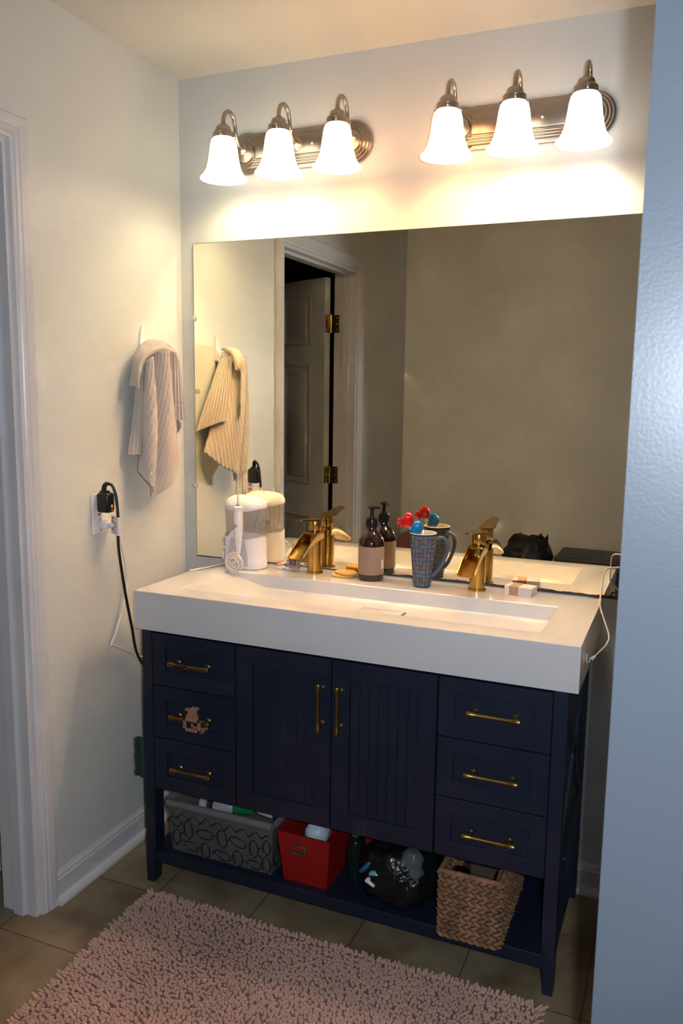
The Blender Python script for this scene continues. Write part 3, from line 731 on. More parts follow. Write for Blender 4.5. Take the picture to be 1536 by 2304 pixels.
tw = thing('hand_towel', (.05, -.226, 1.60), 'beige ribbed hand towel hanging from a white hook on the left wall', 'towel')
T_ = MB()
def sheet(tops, bots, ribs, amp=.0022, nrow=46, bulge=0, cuff=0, thick=.004, slant=0.0, nb=8, cols=None, deep=.012):
    A = cr(tops, nb); B = cr(bots, nb); n = len(A); rows = []
    # subdivide across for ribs
    m_ = max(n, int(ribs * 8)); 
    def samp(P, s_):
        f = s_ * (len(P) - 1); i = min(int(f), len(P) - 2); return P[i].lerp(P[i + 1], f - i)
    for r in range(nrow + 1):
        v_ = r / nrow; row = []
        for j in range(m_ + 1):
            s_ = j / m_; a, b_ = samp(A, s_), samp(B, s_)
            e = v_ ** .85; p = a.lerp(b_, e)
            row.append(p)
        rows.append(row)
    R2 = []
    for r, row in enumerate(rows):
        v_ = r / nrow; out = []
        for j, p in enumerate(row):
            tx_ = row[min(j + 1, m_)] - row[max(j - 1, 0)]; ty = rows[min(r + 1, nrow)][j] - rows[max(r - 1, 0)][j]
            n_ = ty.cross(tx_); n_ = n_.normalized() if n_.length > 1e-9 else Vector((1, 0, 0))
            s_ = j / m_
            d_ = amp * math.sin(2 * math.pi * (ribs * s_ + slant * v_)) + bulge * math.sin(math.pi * v_) * math.sin(math.pi * s_)
            if cols:
                for c0_, c1_ in zip(cols, cols[1:]):
                    if c0_ <= s_ <= c1_: d_ += deep * (1 - .55 * v_ ** 3) * (max(0, math.sin(math.pi * (s_ - c0_) / (c1_ - c0_))) ** .7 - .5)
            if cuff and v_ > 1 - cuff: d_ += .0022
            if cuff and abs(v_ - (1 - cuff)) < .015: d_ -= .003
            out.append((p + n_ * d_, p + n_ * (d_ - thick)))
        R2.append(out)
    front_ = [[a for a, b_ in row] for row in R2]; back = [[b_ for a, b_ in row] for row in R2]
    loop = [f + bk[::-1] for f, bk in zip(front_, back)]
    v = T_.grid(loop, closed_u=True)
    for ring in (v[0], v[-1]):
        k = len(ring) // 2
        for j in range(k - 1):
            try: T_.bm.faces.new((ring[j], ring[j + 1], ring[-2 - j], ring[-1 - j]))
            except ValueError: pass
# back strip near the wall, reaching down at the left
sheet([(.022, -.262, 1.592), (.038, -.284, 1.575), (.055, -.285, 1.560)], [(.010, -.312, 1.263), (.030, -.335, 1.262), (.055, -.312, 1.263)], 5, cuff=.22, bulge=-.006)
# panel on the corner side, with its diagonal hem (seen in the mirror)
sheet([(.022, -.240, 1.592), (.05, -.215, 1.59), (.085, -.205, 1.58)], [(.016, -.062, 1.315), (.05, -.095, 1.335), (.088, -.150, 1.355)], 10, cuff=.18, bulge=-.008)
# middle: two long soft columns meeting in the low tip
sheet([(.055, -.296, 1.500), (.072, -.287, 1.550), (.080, -.272, 1.562), (.094, -.250, 1.577), (.092, -.228, 1.575), (.092, -.216, 1.565)],
      [(.046, -.318, 1.212), (.076, -.297, 1.165), (.060, -.262, 1.130), (.086, -.215, 1.160), (.066, -.155, 1.190), (.046, -.080, 1.245)], 20, amp=.0015, slant=9, bulge=.006, cols=(0, .42, 1), deep=.036)
# right ribbed flap with cuff
sheet([(.094, -.236, 1.570), (.118, -.226, 1.574), (.123, -.200, 1.562)], [(.074, -.186, 1.372), (.104, -.201, 1.366), (.128, -.183, 1.366)], 6, cuff=.28, bulge=.004)
# hood of the towel folded over the hook: cape from the back arc to the rolled front rim
back_arc = [(.016, -.312, 1.47), (.018, -.300, 1.519), (.020, -.292, 1.559), (.028, -.270, 1.590), (.044, -.246, 1.608), (.070, -.222, 1.609), (.094, -.200, 1.597), (.108, -.187, 1.574), (.112, -.184, 1.545)]
rim_arc = [(.058, -.322, 1.462), (.062, -.326, 1.500), (.066, -.310, 1.545), (.076, -.280, 1.570), (.092, -.244, 1.580), (.108, -.217, 1.572), (.120, -.207, 1.548), (.119, -.203, 1.520)]
sheet(back_arc, rim_arc, 9, amp=.0006, nrow=18, bulge=.012, thick=.006)
roll = cr(rim_arc, 7); nn = len(roll)
T_.tube(roll, [.003 + .0075 * max(0, math.sin(math.pi * min(1, (k + 1) / nn))) ** .6 for k in range(nn)], 16, flat=.85)
T_.ball((.050, -.236, 1.577), (.030, .034, .026), 20, 14); T_.ball((.083, -.214, 1.566), (.026, .020, .022), 20, 14); T_.ball((.055, -.27, 1.54), (.022, .025, .035), 20, 14)
fold = cr([(.026, -.228, 1.604), (.055, -.214, 1.604), (.085, -.203, 1.592), (.104, -.192, 1.565), (.106, -.188, 1.53)], 7)
T_.tube(fold, [.006 + .007 * math.sin(math.pi * k / (len(fold) - 1)) for k in range(len(fold))], 14, flat=.8)
T_.build('cloth', CLOTH, tw, angle=80)

# ------------------------------------------------------------------ outlet, plugs and cords
ol = thing('wall_outlet', (0, -.445, 1.097), 'white wall outlet plate on the left wall near the vanity', 'outlet')
MB().box((.0005, -.481, 1.037), (.006, -.410, 1.155), .003, 2).build('cover_plate', WHITEP, ol)
MB().box((.005, -.462, 1.058), (.0085, -.429, 1.135), .002).build('receptacle', WHITEP, ol)
sl = MB()
for (y_, z_, w_, h_) in ((-.456, 1.092, .0035, .004),): sl.box((.0084, y_ - .004, z_), (.0105, y_ + .004, z_ + .006), .0005)
sl.build('reset_button', REDP, ol)
MB().ball((.0062, -.445, 1.046), (.001, .003, .003), 8, 6).build('screw', NICKEL, ol)
sl2 = MB()
for y_ in (-.455, -.447): sl2.box((.0084, y_ - .0008, 1.075), (.0090, y_ + .0008, 1.083))
sl2.build('slots', BLACKP, ol, smooth=False)

pg = thing('black_safety_plug', (.03, -.457, 1.13), 'black safety plug with yellow and red buttons in the wall outlet', 'plug')
b = MB(); b.box((.0088, -.470, 1.102), (.052, -.434, 1.160), .009, 4); b.build('plug_body', BLACKP, pg)
MB().lathe([(.0045, 0), (.0045, .002), (.003, .0028)], (.0515, -.452, 1.122), 14, (1, 0, 0)).build('test_button', YELP, pg)
MB().lathe([(.0045, 0), (.0045, .002), (.003, .0028)], (.0515, -.452, 1.1105), 14, (1, 0, 0)).build('reset_button', REDP, pg)
sr = MB(); rp = cr([(.028, -.454, 1.158), (.028, -.455, 1.170), (.030, -.452, 1.182), (.037, -.447, 1.188)], 8)
sr.tube(rp, [(.0092 if k % 3 else .0068) * (1 - .35 * k / len(rp)) for k in range(len(rp))], 12); sr.box((.018, -.464, 1.156), (.040, -.442, 1.166), .002)
sr.build('strain_relief', BLACKP, pg)
MB().tube(cr([(.036, -.447, 1.187), (.048, -.443, 1.181), (.057, -.441, 1.160), (.062, -.440, 1.125), (.064, -.440, 1.080), (.060, -.436, 1.0), (.040, -.388, .861), (.030, -.344, .727), (.030, -.322, .638), (.035, -.27, .56), (.06, -.18, .45), (.10, -.10, .35)], 10), .0042, 10).build('cord', BLACKC, pg)
# warning tag folded round the cord
TAGM = M('tag_paper', (.72, .68, .66), .6)
tg = MB(); rows = []
q_ = Matrix(((1, 0, 0), (0, 1, 0), (0, 0, 1)))
P0, P1 = Vector((.064, -.440, 0)), Vector((.008, -.406, 0)); dr = (P1 - P0).normalized(); nr = Vector((dr.y, -dr.x, 0))
def tp(s_, z, o=0): return P0 + dr * s_ + nr * o + Vector((0, 0, z))
tg.grid([[tp(s_, z, .0006) for s_ in (-.004, .02, .056)] for z in (1.034, 1.088)]); tg.grid([[tp(s_, z, -.0006) for s_ in (-.004, .02, .056)] for z in (1.034, 1.088)])
tg.tube([tp(0, 1.034), tp(0, 1.088)], .0058, 12)
tg = tg.build('warning_tag', TAGM, pg)
tr = MB()
def bar(s0, s1, z0, z1, side=1):
    o_ = .0009 * side; a, b_, c, d_ = tp(s0, z0, o_), tp(s1, z0, o_), tp(s1, z1, o_), tp(s0, z1, o_)
    f = tr.bm.faces.new([tr.bm.verts.new(p) for p in (a, b_, c, d_)]); f.material_index = tr.mi
for sd in (1, -1):
    tr.mi = 0; bar(.033, .048, 1.077, 1.085, sd)
    tr.mi = 1
    for k in range(5):
        w_ = .011 - .001 * (k % 3)
        for j in range(3): bar(.041 - w_ * .6 + j * .0048, .041 - w_ * .6 + j * .0048 + .0036, 1.070 - k * .0062, 1.0735 - k * .0062, sd)
    for j in range(6): bar(.009 + j * .0034, .0105 + j * .0034, 1.060 + (j % 3) * .003, 1.066 + (j % 3) * .003, sd)
    bar(.008, .030, 1.056, 1.0572, sd)
    tr.mi = 0
    a, b_, c, d_ = tp(.008, 1.054, .001 * sd), tp(.0095, 1.054, .001 * sd), tp(.031, 1.074, .001 * sd), tp(.0295, 1.074, .001 * sd)
    tr.bm.faces.new([tr.bm.verts.new(p) for p in (a, b_, c, d_)])
tr.build('tag_print', [M('tag_red', (.55, .06, .05), .6), M('tag_black', (.05, .05, .05), .6)], tg, smooth=False)

wp = thing('white_plug', (.02, -.445, 1.066), 'white plug with thin white cord below the black plug', 'plug')
b = MB(); b.box((.0088, -.458, 1.052), (.034, -.434, 1.076), .005, 3); b.box((.030, -.449, 1.058), (.052, -.4415, 1.070), .003, 2); b.build('plug_body', WHITEP, wp)
MB().tube(cr([(.048, -.445, 1.063), (.050, -.425, 1.058), (.038, -.405, 1.042), (.028, -.385, 1.005), (.022, -.358, .93), (.018, -.348, .86), (.018, -.366, .80), (.018, -.392, .754), (.017, -.405, .725), (.017, -.428, .697), (.018, -.4285, .692), (.018, -.41, .684), (.019, -.36, .655), (.020, -.312, .624), (.04, -.25, .59), (.07, -.18, .5)], 8), .0034, 8).build('cord', WHITEC, wp)

uc = thing('charging_cable', (1.43, -.1, 1.0), 'thin white charging cable hanging over the right end of the sink top', 'cable')
cp = cr([(1.419, -.110, 1.004), (1.408, -.113, 1.003), (1.399, -.122, .992), (1.396, -.138, .950), (1.396, -.160, .913), (1.412, -.200, .883), (1.429, -.240, .854), (1.426, -.270, .839), (1.412, -.310, .828), (1.406, -.330, .824)], 8)
MB().tube(cp, .0020, 8).build('cable', WHITEC, uc)
MB().tube([(1.506, -.05, 1.006), (1.47, -.085, 1.006), (1.419, -.110, 1.004)], [.0040, .0042, .0028], 10).build('upper_boot', M('pinkish_boot', (.62, .50, .45), .5), uc)
e = cp[-1]; dv = Vector((-.010, -.030, -.004)).normalized()
b = MB(); b.tube([e, e + dv * .006, e + dv * .022], [.0028, .0052, .0052], 10, flat=.6); b.build('lower_plug', WHITEP, uc)
MB().tube([e + dv * .021, e + dv * .030], .0036, 8, flat=.5).build('metal_tip', CHROME, uc)
MB().tube(cr([e + dv * .028, (1.394, -.37, .818), (1.3925, -.385, .826), (1.3925, -.392, .845)], 6), .0014, 6).build('loose_strand', WHITEC, uc)

# ------------------------------------------------------------------ on the handles
ht = MB()
for k in range(7):
    xc = .311 + k * .0046
    pts = [(xc + .0020 * math.cos(3 * a), VY - .027 + .0098 * math.cos(a), .697 + .0105 * math.sin(a) - .0015) for a in [2 * math.pi * j / 20 for j in range(21)]]
    ht.tube(pts, .0021, 6, caps=False)
o = ht.build('hair_tie', M('brown_hair_tie', (.030, .010, .006), .3), loc=(.325, VY - .03, .70))
tag(o, 'dark brown spiral hair tie wound round the top left drawer handle', 'hair tie')
cl = thing('claw_clip', (.365, VY - .035, .545), 'pinkish tan claw hair clip gripping the middle left drawer handle', 'hair clip')
PINK = M('tan_pink_plastic', (.36, .165, .115), .35)
def frame(x0, x1, z0, z1, y0, y1, w_):
    m = MB()
    zt = lambda x: 0
    for a, b_ in (((x0, z0), (x1, z0 + w_)), ((x0, z1 - w_), (x1, z1)), ((x0, z0), (x0 + w_, z1)), ((x1 - w_, z0), (x1, z1))):
        m.box((a[0], y0, a[1]), (b_[0], y1, b_[1]), .001, 1)
    return m
fm = frame(.338, .393, .518, .556, VY - .043, VY - .036, .0085); fm.box((.348, VY - .042, .554), (.386, VY - .035, .566), .001); fm.build('front_jaw', PINK, cl, smooth=False)
fm = frame(.350, .404, .518, .545, VY - .022, VY - .016, .007)
for k in range(6): fm.box((.350 + k * .009, VY - .04, .518), (.354 + k * .009, VY - .018, .522))
fm.build('rear_jaw', PINK, cl, smooth=False)
fm = MB(); fm.prism([(.346, .579), (.356, .577), (.352, .565), (.384, .565), (.380, .580), (.389, .586), (.387, .592), (.368, .592), (.363, .586), (.347, .585)], VY - .043, VY - .036, 'y'); fm.build('thumb_tab', PINK, cl, smooth=False)

# ------------------------------------------------------------------ green scrub brush on the left side of the vanity
gb = thing('scrub_brush', (.15, -.46, .37), 'dark green bristled brush hanging at the left side of the navy vanity', 'brush')
m = MB(); m.box((.150, -.476, .318), (.172, -.458, .440), .004); m.build('brush_back', M('dark_brush_back', (.03, .035, .035), .5), gb)
m = MB(); r_ = random.Random(2)
for i in range(12):
    for j in range(3):
        z_ = .324 + i * .010; y_ = -.474 + j * .006
        for k in range(3): m.tube([(.152, y_, z_ + k * .001), (.128 + r_.random() * .004, y_ - .002 + r_.random() * .004, z_ - .004 + k * .003)], .0011, 5)
m.build('bristles', M('green_bristles', (.007, .040, .034), .5), gb)

# ------------------------------------------------------------------ bulky things on the shelf
SHZ = .1004
def open_box(mb, lo, hi, z0, z1, t=.004, flare=0, fl=True):
    """open-topped tapering box, lo/hi = footprint at the top"""
    (x0, y0), (x1, y1) = lo, hi; f = flare
    o0 = [(x0 + f, y0 + f), (x1 - f, y0 + f), (x1 - f, y1 - f), (x0 + f, y1 - f)]; o1 = [(x0, y0), (x1, y0), (x1, y1), (x0, y1)]
    i1 = inset(o1, t); i0 = inset(o0, t)
    v = mb.grid([[(x, y, z0) for x, y in o0], [(x, y, z1) for x, y in o1], [(x, y, z1) for x, y in i1], [(x, y, z0 + t) for x, y in i0]], closed_u=True)
    mb.cap(v[0], True); mb.cap(v[-1])
# clear tub with pebble print
tb0 = thing('storage_tub', (.40, -.36, SHZ), 'clear plastic storage tub with black pebble outlines left on the vanity shelf', 'storage bin')
m = MB(); open_box(m, (.234, -.468), (.588, -.225), SHZ, .262, .003, .012)
m.build('tub_wall', glassy('cloudy_clear_plastic', (.20, .185, .185), .38, .2), tb0, angle=20)
m = MB()
for (a, b_) in (((.228, -.474), (.594, -.462)), ((.228, -.231), (.594, -.219)), ((.228, -.474), (.240, -.219)), ((.582, -.474), (.594, -.219))): m.box((a[0], a[1], .246), (b_[0], b_[1], .264), .003)
m.build('rim', glassy('cloudy_rim', (.30, .27, .27), .55, .3), tb0)
pt = MB()
rp_ = random.Random(11)
def wall_pt(u, z):   # front wall tapers
    f = .012 * (1 - (z - SHZ) / (.262 - SHZ)); return Vector((u, -.4695 + f, z))
def pebble(u, z, a_, rx_, rz_):
    ca, sa = math.cos(math.radians(a_)), math.sin(math.radians(a_))
    pt.tube([wall_pt(u + rx_ * math.cos(t_) * ca - rz_ * math.sin(t_) * sa, z + rx_ * math.cos(t_) * sa + rz_ * math.sin(t_) * ca) for t_ in [2 * math.pi * k / 24 for k in range(25)]], .0033, 6, caps=False, flat=.5)
def vein(u0, z0, u1, z1): pt.tube([wall_pt(u0, z0), wall_pt((u0 + u1) / 2, (z0 + z1) / 2 + .003), wall_pt(u1, z1)], .0036, 6, flat=.5)
lay = [(.262, .196, -15, .021, .014), (.263, .146, 85, .024, .013), (.306, .178, 92, .028, .014), (.312, .126, -15, .024, .013), (.362, .176, 2, .028, .015), (.362, .124, 93, .024, .014), (.420, .176, 93, .028, .016), (.418, .122, -14, .028, .013), (.472, .178, -14, .028, .014), (.470, .126, 92, .024, .015), (.524, .170, 92, .026, .014), (.522, .120, -10, .022, .012), (.566, .184, 88, .022, .012), (.563, .130, 90, .024, .013)]
for p_ in lay: pebble(*p_)
for i in range(len(lay)):
    for j in range(i + 1, len(lay)):
        du, dz = lay[j][0] - lay[i][0], lay[j][1] - lay[i][1]
        if math.hypot(du, dz) < .064 and abs(du) > .02: vein(lay[i][0] + du * .40, lay[i][1] + dz * .40, lay[i][0] + du * .60, lay[i][1] + dz * .60)
zig = []
for k in range(41):
    ph_ = (k % 5) / 5; zig.append(wall_pt(.243 + k * .0082, .206 + .017 * abs(math.cos(math.pi * ph_)) ** 2 + (.004 if (k // 5) % 2 else 0)))
pt.tube(zig, .0036, 6, flat=.5)
for (y_, z_, a_) in ((-.42, .20, 90), (-.43, .145, 80), (-.37, .17, 70), (-.37, .12, 90), (-.31, .19, 90), (-.31, .135, 80)):
    ring = []
    for k in range(25):
        t_ = 2 * math.pi * k / 24; f = .012 * (1 - (z_ - SHZ) / .162)
        ring.append((  .5895 - f, y_ + .018 * math.cos(t_), z_ + .024 * math.sin(t_)))
    pt.tube(ring, .0036, 6, caps=False, flat=.6)
pt.build('pebble_print', M('black_print', (.012, .012, .014), .5), tb0)

def bottle(name, p0, p1, r, bodym, capm, label, cat='bottle', capf=.28, ribs=0, group='bottles and tubes in the clear tub'):
    p0, p1 = Vector(p0), Vector(p1); d_ = p1 - p0; L_ = d_.length
    t = thing(name, tuple(p0), label, cat, group)
    MB().lathe([(r * .8, 0), (r, .004), (r, L_ * (1 - capf) - .008), (r * .8, L_ * (1 - capf)), (r * .5, L_ * (1 - capf) + .001)], p0, 24, d_).build('bottle_body', bodym, t)
    pr_ = [(r * .86, L_ * (1 - capf)), (r * .9, L_ * (1 - capf) + .002)]
    if ribs:
        for k in range(ribs): z_ = L_ * (1 - capf) + .004 + k * (L_ * capf - .006) / ribs; pr_ += [(r * .98, z_), (r * .98, z_ + .003), (r * .82, z_ + .0045)]
    pr_ += [(r * .9, L_ - .003), (r * .7, L_)]
    MB().lathe(pr_, p0, 24, d_).build('cap', capm, t)
    return t
GREYB = M('grey_bottle', (.34, .36, .38), .35); GREENC = M('green_cap', (.01, .20, .055), .3); BLUEC = M('blue_cap', (.012, .045, .20), .3); TEAL = M('teal_plastic', (.03, .12, .14), .4); WHB = M('pale_bottle', (.52, .55, .58), .3)
bottle('ribbed_cap_bottle', (.352, -.395, .232), (.478, -.380, .242), .0185, GREYB, GREENC, 'grey bottle with ribbed green cap lying along the top of the clear tub', capf=.48, ribs=7)
bottle('blue_cap_bottle', (.475, -.338, .226), (.565, -.352, .226), .020, WHB, BLUEC, 'pale bottle with dark blue cap lying at the right end of the clear tub', capf=.35)
bottle('white_tube', (.260, -.33, .13), (.292, -.35, .247), .013, WHB, WHB, 'thin white tube leaning upright at the left end of the clear tub')
bottle('teal_bottle', (.31, -.30, .236), (.36, -.32, .238), .017, GREYB, TEAL, 'grey bottle with teal cap lying behind the leaning white tube')
bottle('blue_packet_bottle', (.262, -.440, .112), (.262, -.440, .222), .013, M('blue_bottle', (.10, .17, .36), .4), WHB, 'blue bottle standing against the left end wall of the clear tub')
bottle('clear_tub_jar', (.43, -.40, .110), (.43, -.40, .200), .030, M('beige_jar', (.42, .36, .33), .5), WHB, 'beige jar standing inside the middle of the clear tub')
bottle('white_jar', (.51, -.38, .110), (.51, -.38, .190), .034, M('dim_white_jar', (.30, .29, .28), .5), WHB, 'whitish jar standing inside the right part of the clear tub')

# red bin
rb = thing('red_bin', (.69, -.36, SHZ), 'red tapered fabric bin with oval metal eyelet on the vanity shelf', 'storage bin')
m = MB(); open_box(m, (.603, -.470), (.762, -.245), SHZ, .250, .004, .014); REDF = M('red_bin_fabric', (.27, .006, .005), .45, bump=(300, .2, .0005))
m.build('bin_body', REDF, rb, angle=20)
m = MB(); pts = []
for k in range(33):
    a = 2 * math.pi * k / 32; pts.append((.668 + .020 * math.copysign(abs(math.cos(a)) ** .6, math.cos(a)) , -.4665, .204 + .0115 * math.copysign(abs(math.sin(a)) ** .6, math.sin(a))))
m.tube(pts, .0034, 8, caps=False, flat=1); m.build('metal_eyelet', NICKEL, rb)
m = MB(); m.box((.650, -.4655, .195), (.686, -.4635, .213), .004); m.build('eyelet_shade_plate', M('eyelet_dark', (.05, .02, .018), .6), rb)  # solid dark plate, its colour stands for the shade inside the eyelet
m = MB(); rr = random.Random(4); rows = []
for i in range(9):
    th = math.pi * i / 8; rows.append([(.690 + .036 * math.sin(th) * math.cos(a) * (1 + .12 * math.sin(3 * a + i)), -.385 + .045 * math.sin(th) * math.sin(a) * (1 + .1 * math.sin(2 * a)), .222 + .040 * math.cos(th) + .006 * math.sin(5 * a) * math.sin(th)) for a in [2 * math.pi * k / 20 for k in range(20)]])
m.grid(rows, closed_u=True); o = m.build('wipes_packet', M('pale_blue_packet', (.45, .53, .62), .4, bump=(60, .5, .004)), loc=(.69, -.385, .22), angle=60)
tag(o, 'crumpled pale blue packet sticking out of the red bin', 'packet')

# second, dim red tub behind with a green-tinted clear bottle before it
rt = thing('small_red_tub', (.80, -.20, SHZ), 'dark red tub in the shade behind the red bin and black bag', 'storage bin')
m = MB(); open_box(m, (.78, -.27), (.885, -.12), SHZ, .245, .004, .01); m.build('tub_body', M('dark_red_plastic', (.20, .008, .008), .4), rt, angle=20)
gt = thing('clear_spray_bottle', (.800, -.36, SHZ), 'clear green-tinted plastic bottle between the red bin and black bag', 'bottle')
MB().lathe([(.022, 0), (.026, .004), (.026, .09), (.018, .115), (.010, .125), (.010, .135)], (.800, -.375, SHZ), 24).build('bottle_body', glassy('green_clear', (.02, .05, .04), .22, .08), gt)
MB().lathe([(.012, .133), (.012, .150), (.004, .152)], (.800, -.375, SHZ), 16).build('cap', M('green_small_cap', (.02, .12, .07), .4), gt)

# black plastic bag, mouth open to the front
bg = MB(); rows = []; nz_ = 26; na = 56
cx_, cy_, cz_ = .945, -.400, .185
for i in range(nz_ + 1):
    th = math.pi * (.10 + .90 * i / nz_); row = []
    for k in range(na):
        a = 2 * math.pi * k / na; w_ = 1 + .05 * math.sin(5 * a + 1.3 * i * .3) + .035 * math.sin(11 * a + i * .5) + .02 * math.sin(23 * a + i)
        x = .112 * max(0, math.sin(th)) ** .8 * math.cos(a) * w_; y = .108 * max(0, math.sin(th)) ** .8 * math.sin(a) * w_; z = .088 * math.cos(th) * (1 + .04 * math.sin(7 * a))
        z2 = max(cz_ + z, SHZ + .001)
        row.append((cx_ + x, cy_ + y, z2))
    rows.append(row)
v = bg.grid(rows, closed_u=True)
bag = thing('black_plastic_bag', (cx_, cy_, SHZ), 'slouching glossy black plastic bag open at the top on the vanity shelf', 'bag')
BAGM = M('black_bag_plastic', (.006, .006, .007), .26, bump=(26, 1.0, .012))
bg.build('bag_body', BAGM, bag, angle=80)
fp = MB(); rows = []
for i in range(9):     # folded rim of the opening
    rows.append([(cx_ + (.040 + .006 * i) * math.cos(a) * (1 + .1 * math.sin(4 * a)), cy_ - .035 + (.040 + .004 * i) * math.sin(a), .268 + .003 * math.sin(6 * a) - .0014 * i * i * .6) for a in [2 * math.pi * k / 40 for k in range(40)]])
fp.grid(rows, closed_u=True); fp.build('folded_rim', BAGM, bag, angle=80)
def in_bag(name, pts, r, mt, label, cat='packet'):
    o = MB(); o.tube(cr(pts, 5), r, 14, flat=.55); o = o.build(name, mt, loc=tuple(pts[0])); return tag(o, label, cat, 'toiletries in the black bag')
in_bag('teal_tube', [(.890, -.488, .206), (.904, -.492, .212), (.920, -.484, .208)], [.008] + [.0125] * 9 + [.008], M('teal_tube_plastic', (.12, .42, .44), .3), 'short teal tube lying on the front of the black bag', 'tube')
in_bag('white_wrapper', [(.880, -.494, .190), (.892, -.498, .188), (.906, -.496, .180)], [.007] + [.011] * 9 + [.006], M('white_wrapper', (.62, .64, .64), .35), 'small white wrapper lying below the teal tube on the black bag', 'wrapper')
in_bag('blue_sachet', [(.856, -.470, .192), (.870, -.478, .210), (.886, -.468, .226)], [.008] + [.012] * 9 + [.006], M('dark_blue_sachet', (.015, .11, .22), .3), 'dark blue sachet at the left side of the black bag', 'sachet')
in_bag('grey_wrapper_edge', [(.912, -.480, .222), (.922, -.474, .246)], [.006] * 5 + [.002], M('pale_grey_film', (.40, .44, .46), .3), 'narrow pale film edge standing above the teal tube', 'wrapper')
cb = thing('clear_film_bottle', (.975, -.44, .15), 'crinkled clear plastic bottle bulging from the right of the black bag', 'bottle')
m = MB(); rows = []
for i in range(15):
    h_ = i / 14; r0 = .034 * (1 - .10 * math.cos(h_ * 6.3 * 3)) * (1 if h_ < .75 else 1 - (h_ - .75) * 1.6)
    rows.append([(.982 + .012 * h_ + r0 * math.cos(a) * (1 + .06 * math.sin(5 * a + i)), -.462 + r0 * .8 * math.sin(a), .165 + .115 * h_) for a in [2 * math.pi * k / 28 for k in range(28)]])
v = m.grid(rows, closed_u=True); m.cap(v[0], True); m.cap(v[-1])
m.build('bottle_body', glassy('grey_clear_film', (.16, .19, .20), .5, .08), cb, angle=60)

# woven basket
bk = thing('woven_basket', (1.15, -.30, SHZ), 'square woven water hyacinth basket at the right end of the vanity shelf', 'basket')
KX0, KX1, KY0, KY1, KZ = 1.084, 1.234, -.512, -.21, .280
WV = M('woven_fibre', (.33, .165, .080), .8, bump=(160, .8, .002), vary=(38, .5, (.15, .075, .035)))
core = MB(); open_box(core, (KX0 + .004, KY0 + .004), (KX1 - .004, KY1 - .004), SHZ, KZ - .004, .006, 0)
core.build('basket_lining', M('basket_core', (.10, .065, .04), .9), bk, angle=20)
wv = MB(); rz = .0125; nrow = int((KZ - SHZ) / rz)
rr = random.Random(9)
for i in range(nrow):
    z = SHZ + .007 + i * rz
    for (a, b_) in (((KX0, KY0), (KX1, KY0)), ((KX1, KY0), (KX1, KY1)), ((KX1, KY1), (KX0, KY1)), ((KX0, KY1), (KX0, KY0))):
        A, B = Vector((*a, z)), Vector((*b_, z)); L_ = (B - A).length; n_ = int(L_ / .017); d_ = (B - A).normalized()
        out = Vector((d_.y, -d_.x, 0))
        for k in range(n_):
            c = A + d_ * (L_ * (k + .5) / n_ + (.006 if i % 2 else -.004)); sl_ = (.0055 if i % 2 else -.0055) + rr.uniform(-.001, .001)
            o_ = .0035 + rr.uniform(-.001, .0015)
            pts = [c - d_ * .0115 + Vector((0, 0, -sl_)) + out * (o_ - .004), c + out * (o_ + .0015), c + d_ * .0115 + Vector((0, 0, sl_)) + out * (o_ - .004)]
            wv.tube(cr(pts, 2), [.002, .0052, .0062, .0052, .002], 6, flat=.8)
            if i > nrow // 2:      # inside face
                pts2 = [p - out * .014 for p in pts]; wv.tube(cr(pts2, 2), [.002, .0048, .0058, .0048, .002], 6, flat=.8)
rim = [(KX0, KY0), (KX1, KY0), (KX1, KY1), (KX0, KY1), (KX0, KY0)]
for a, b_ in zip(rim, rim[1:]): wv.tube([(a[0], a[1], KZ - .003), (b_[0], b_[1], KZ - .003)], .007, 8)
wv.build('weave', WV, bk, angle=70)
jr = thing('glass_jar', (1.122, -.466, SHZ + .01), 'round glass jar in the front left corner of the woven basket', 'jar')
MB().lathe([(.024, 0), (.028, .004), (.028, .115), (.026, .128), (.026, .138)], (1.122, -.466, SHZ + .01), 28).build('jar_glass', glassy('dark_jar_glass', (.12, .12, .12), .4, .05), jr)
MB().lathe([(.0275, .134), (.0275, .146), (.025, .148), (.0001, .149)], (1.122, -.466, SHZ + .01), 28, caps=False).build('jar_lid', CHROME, jr)

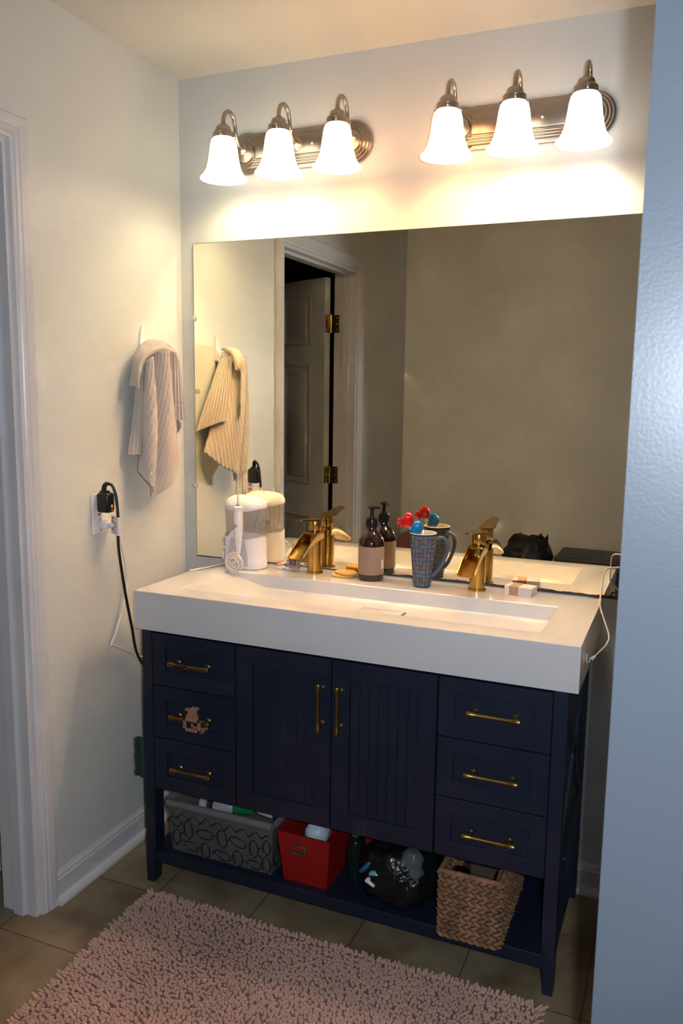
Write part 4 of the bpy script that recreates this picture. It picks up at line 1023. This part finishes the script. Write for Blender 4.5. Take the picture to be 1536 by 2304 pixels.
# ------------------------------------------------------------------ shaggy rug
rug = thing('bath_rug', (.8, -.85, 0), 'shaggy dusty pink chenille bath rug on the tiles before the vanity', 'rug')
RX0, RX1, RY0, RY1 = .235, 1.345, -1.28, -.545
PINKR = M('dusty_pink_chenille', (.54, .325, .25), .95, sheen=.2, vary=(3.2, .22), bump=(700, .5, .001))
m = MB(); m.box((RX0 + .01, RY0 + .01, .0005), (RX1 - .01, RY1 - .01, .010)); m.build('backing', M('rug_backing', (.16, .085, .07), .95), rug, smooth=False)
rr = random.Random(21); verts = []; faces = []
step = .0088; nx = int((RX1 - RX0) / step); ny = int((RY1 - RY0) / step)
o0 = Vector(rug.location)
SEG = 5
for i in range(nx + 1):
    for j in range(ny + 1):
        x = RX0 + i * step + rr.uniform(-.003, .003) + (step / 2 if j % 2 else 0); y = RY0 + j * step + rr.uniform(-.003, .003)
        ang_ = rr.uniform(0, 2 * math.pi) ; lean = rr.uniform(.001, .0055)
        # pile falls outward at the edges, otherwise in loose combed swirls
        fx = .003 * math.sin(x * 9 + y * 5) ; fy = -.004 + .003 * math.cos(x * 7 - y * 8)
        if i < 2: fx -= .010
        if i > nx - 2: fx += .010
        if j < 2: fy -= .008
        if j > ny - 2: fy += .010
        tx, ty = x + lean * math.cos(ang_) + fx, y + lean * math.sin(ang_) + fy
        hgt = rr.uniform(.015, .021); r0 = rr.uniform(.0040, .0052)
        base = len(verts); rot_ = rr.uniform(0, 1)
        for (f, zz, rf) in ((0, .004, .8), (.5, hgt * .60, 1.08), (.95, hgt * .93, .80)):
            cx_, cy_ = x + (tx - x) * f, y + (ty - y) * f
            for s_ in range(SEG):
                a = 2 * math.pi * (s_ + rot_) / SEG; verts.append((cx_ + r0 * rf * math.cos(a) - o0.x, cy_ + r0 * rf * math.sin(a) - o0.y, zz))
        verts.append((tx - o0.x, ty - o0.y, hgt * 1.02)); top_ = len(verts) - 1
        for l_ in range(2):
            for s_ in range(SEG):
                a, b_ = base + l_ * SEG + s_, base + l_ * SEG + (s_ + 1) % SEG; faces.append((a, b_, b_ + SEG, a + SEG))
        for s_ in range(SEG): faces.append((base + 2 * SEG + s_, base + 2 * SEG + (s_ + 1) % SEG, top_))
me = bpy.data.meshes.new('pile'); me.from_pydata(verts, [], faces); me.materials.append(PINKR); me.shade_smooth()
o = bpy.data.objects.new('pile', me); COL.objects.link(o); o.parent = rug; o['kind'] = 'stuff'

# ------------------------------------------------------------------ things seen only in the mirror, against the opposite wall
hm = thing('lined_bin', (.82, -2.02, 0), 'tall grey bin lined with a ruffled black bag, seen in the mirror', 'bin')
MB().lathe([(.10, 0), (.105, .01), (.125, .62), (.128, .63)], (.82, -2.05, 0), 32).build('bin_body', M('dark_grey_bin', (.06, .06, .065), .5), hm)
m = MB(); rows = []
for i in range(8):
    rows.append([((.82 + (.133 - .006 * abs(i - 2)) * math.cos(a) * (1 + .06 * math.sin(6 * a + i))), -2.05 + (.133 - .006 * abs(i - 2)) * math.sin(a) * (1 + .05 * math.sin(9 * a)), .56 + .018 * i + ((.020 * math.sin(a + 2.2) + .012 * math.sin(2 * a + .5) + .010 * math.sin(5 * a + 1) + .007 * math.sin(11 * a) + .004 * math.sin(23 * a)) * (i - 3) / 4 if i > 3 else 0)) for a in [2 * math.pi * k / 48 for k in range(48)]])
v = m.grid(rows, closed_u=True); m.cap(v[-1]); m.build('black_liner', M('black_liner', (.012, .012, .012), .35, bump=(40, 1, .01), vary=(160, .1)), hm, angle=80)
tk_ = thing('dark_hamper', (1.16, -2.05, 0), 'low dark laundry hamper with rounded lid, seen in the mirror', 'hamper')
MB().box((.985, -2.22, 0), (1.34, -1.92, .60), .03, 4).build('hamper_body', M('dark_hamper', (.035, .037, .042), .6, bump=(80, .5, .003)), tk_)
MB().box((.980, -2.225, .595), (1.345, -1.915, .630), .015, 4).build('hamper_lid', M('dark_hamper_lid', (.045, .047, .055), .45), tk_)
pk = MB(); pk.prism([(0.0, .0), (.16, 0), (.14, .60), (.10, .655), (.03, .64), (0.0, .60)], -2.30, -2.16, 'y')
o = pk.build('pink_laundry_bag', M('dull_pink_cloth', (.35, .16, .14), .9, bump=(40, .8, .01)), loc=(.0, 0, 0)); o.location = (.035, 0, 0)
tag(o, 'dull pink laundry bag in the far corner, glimpsed in the mirror', 'laundry bag')
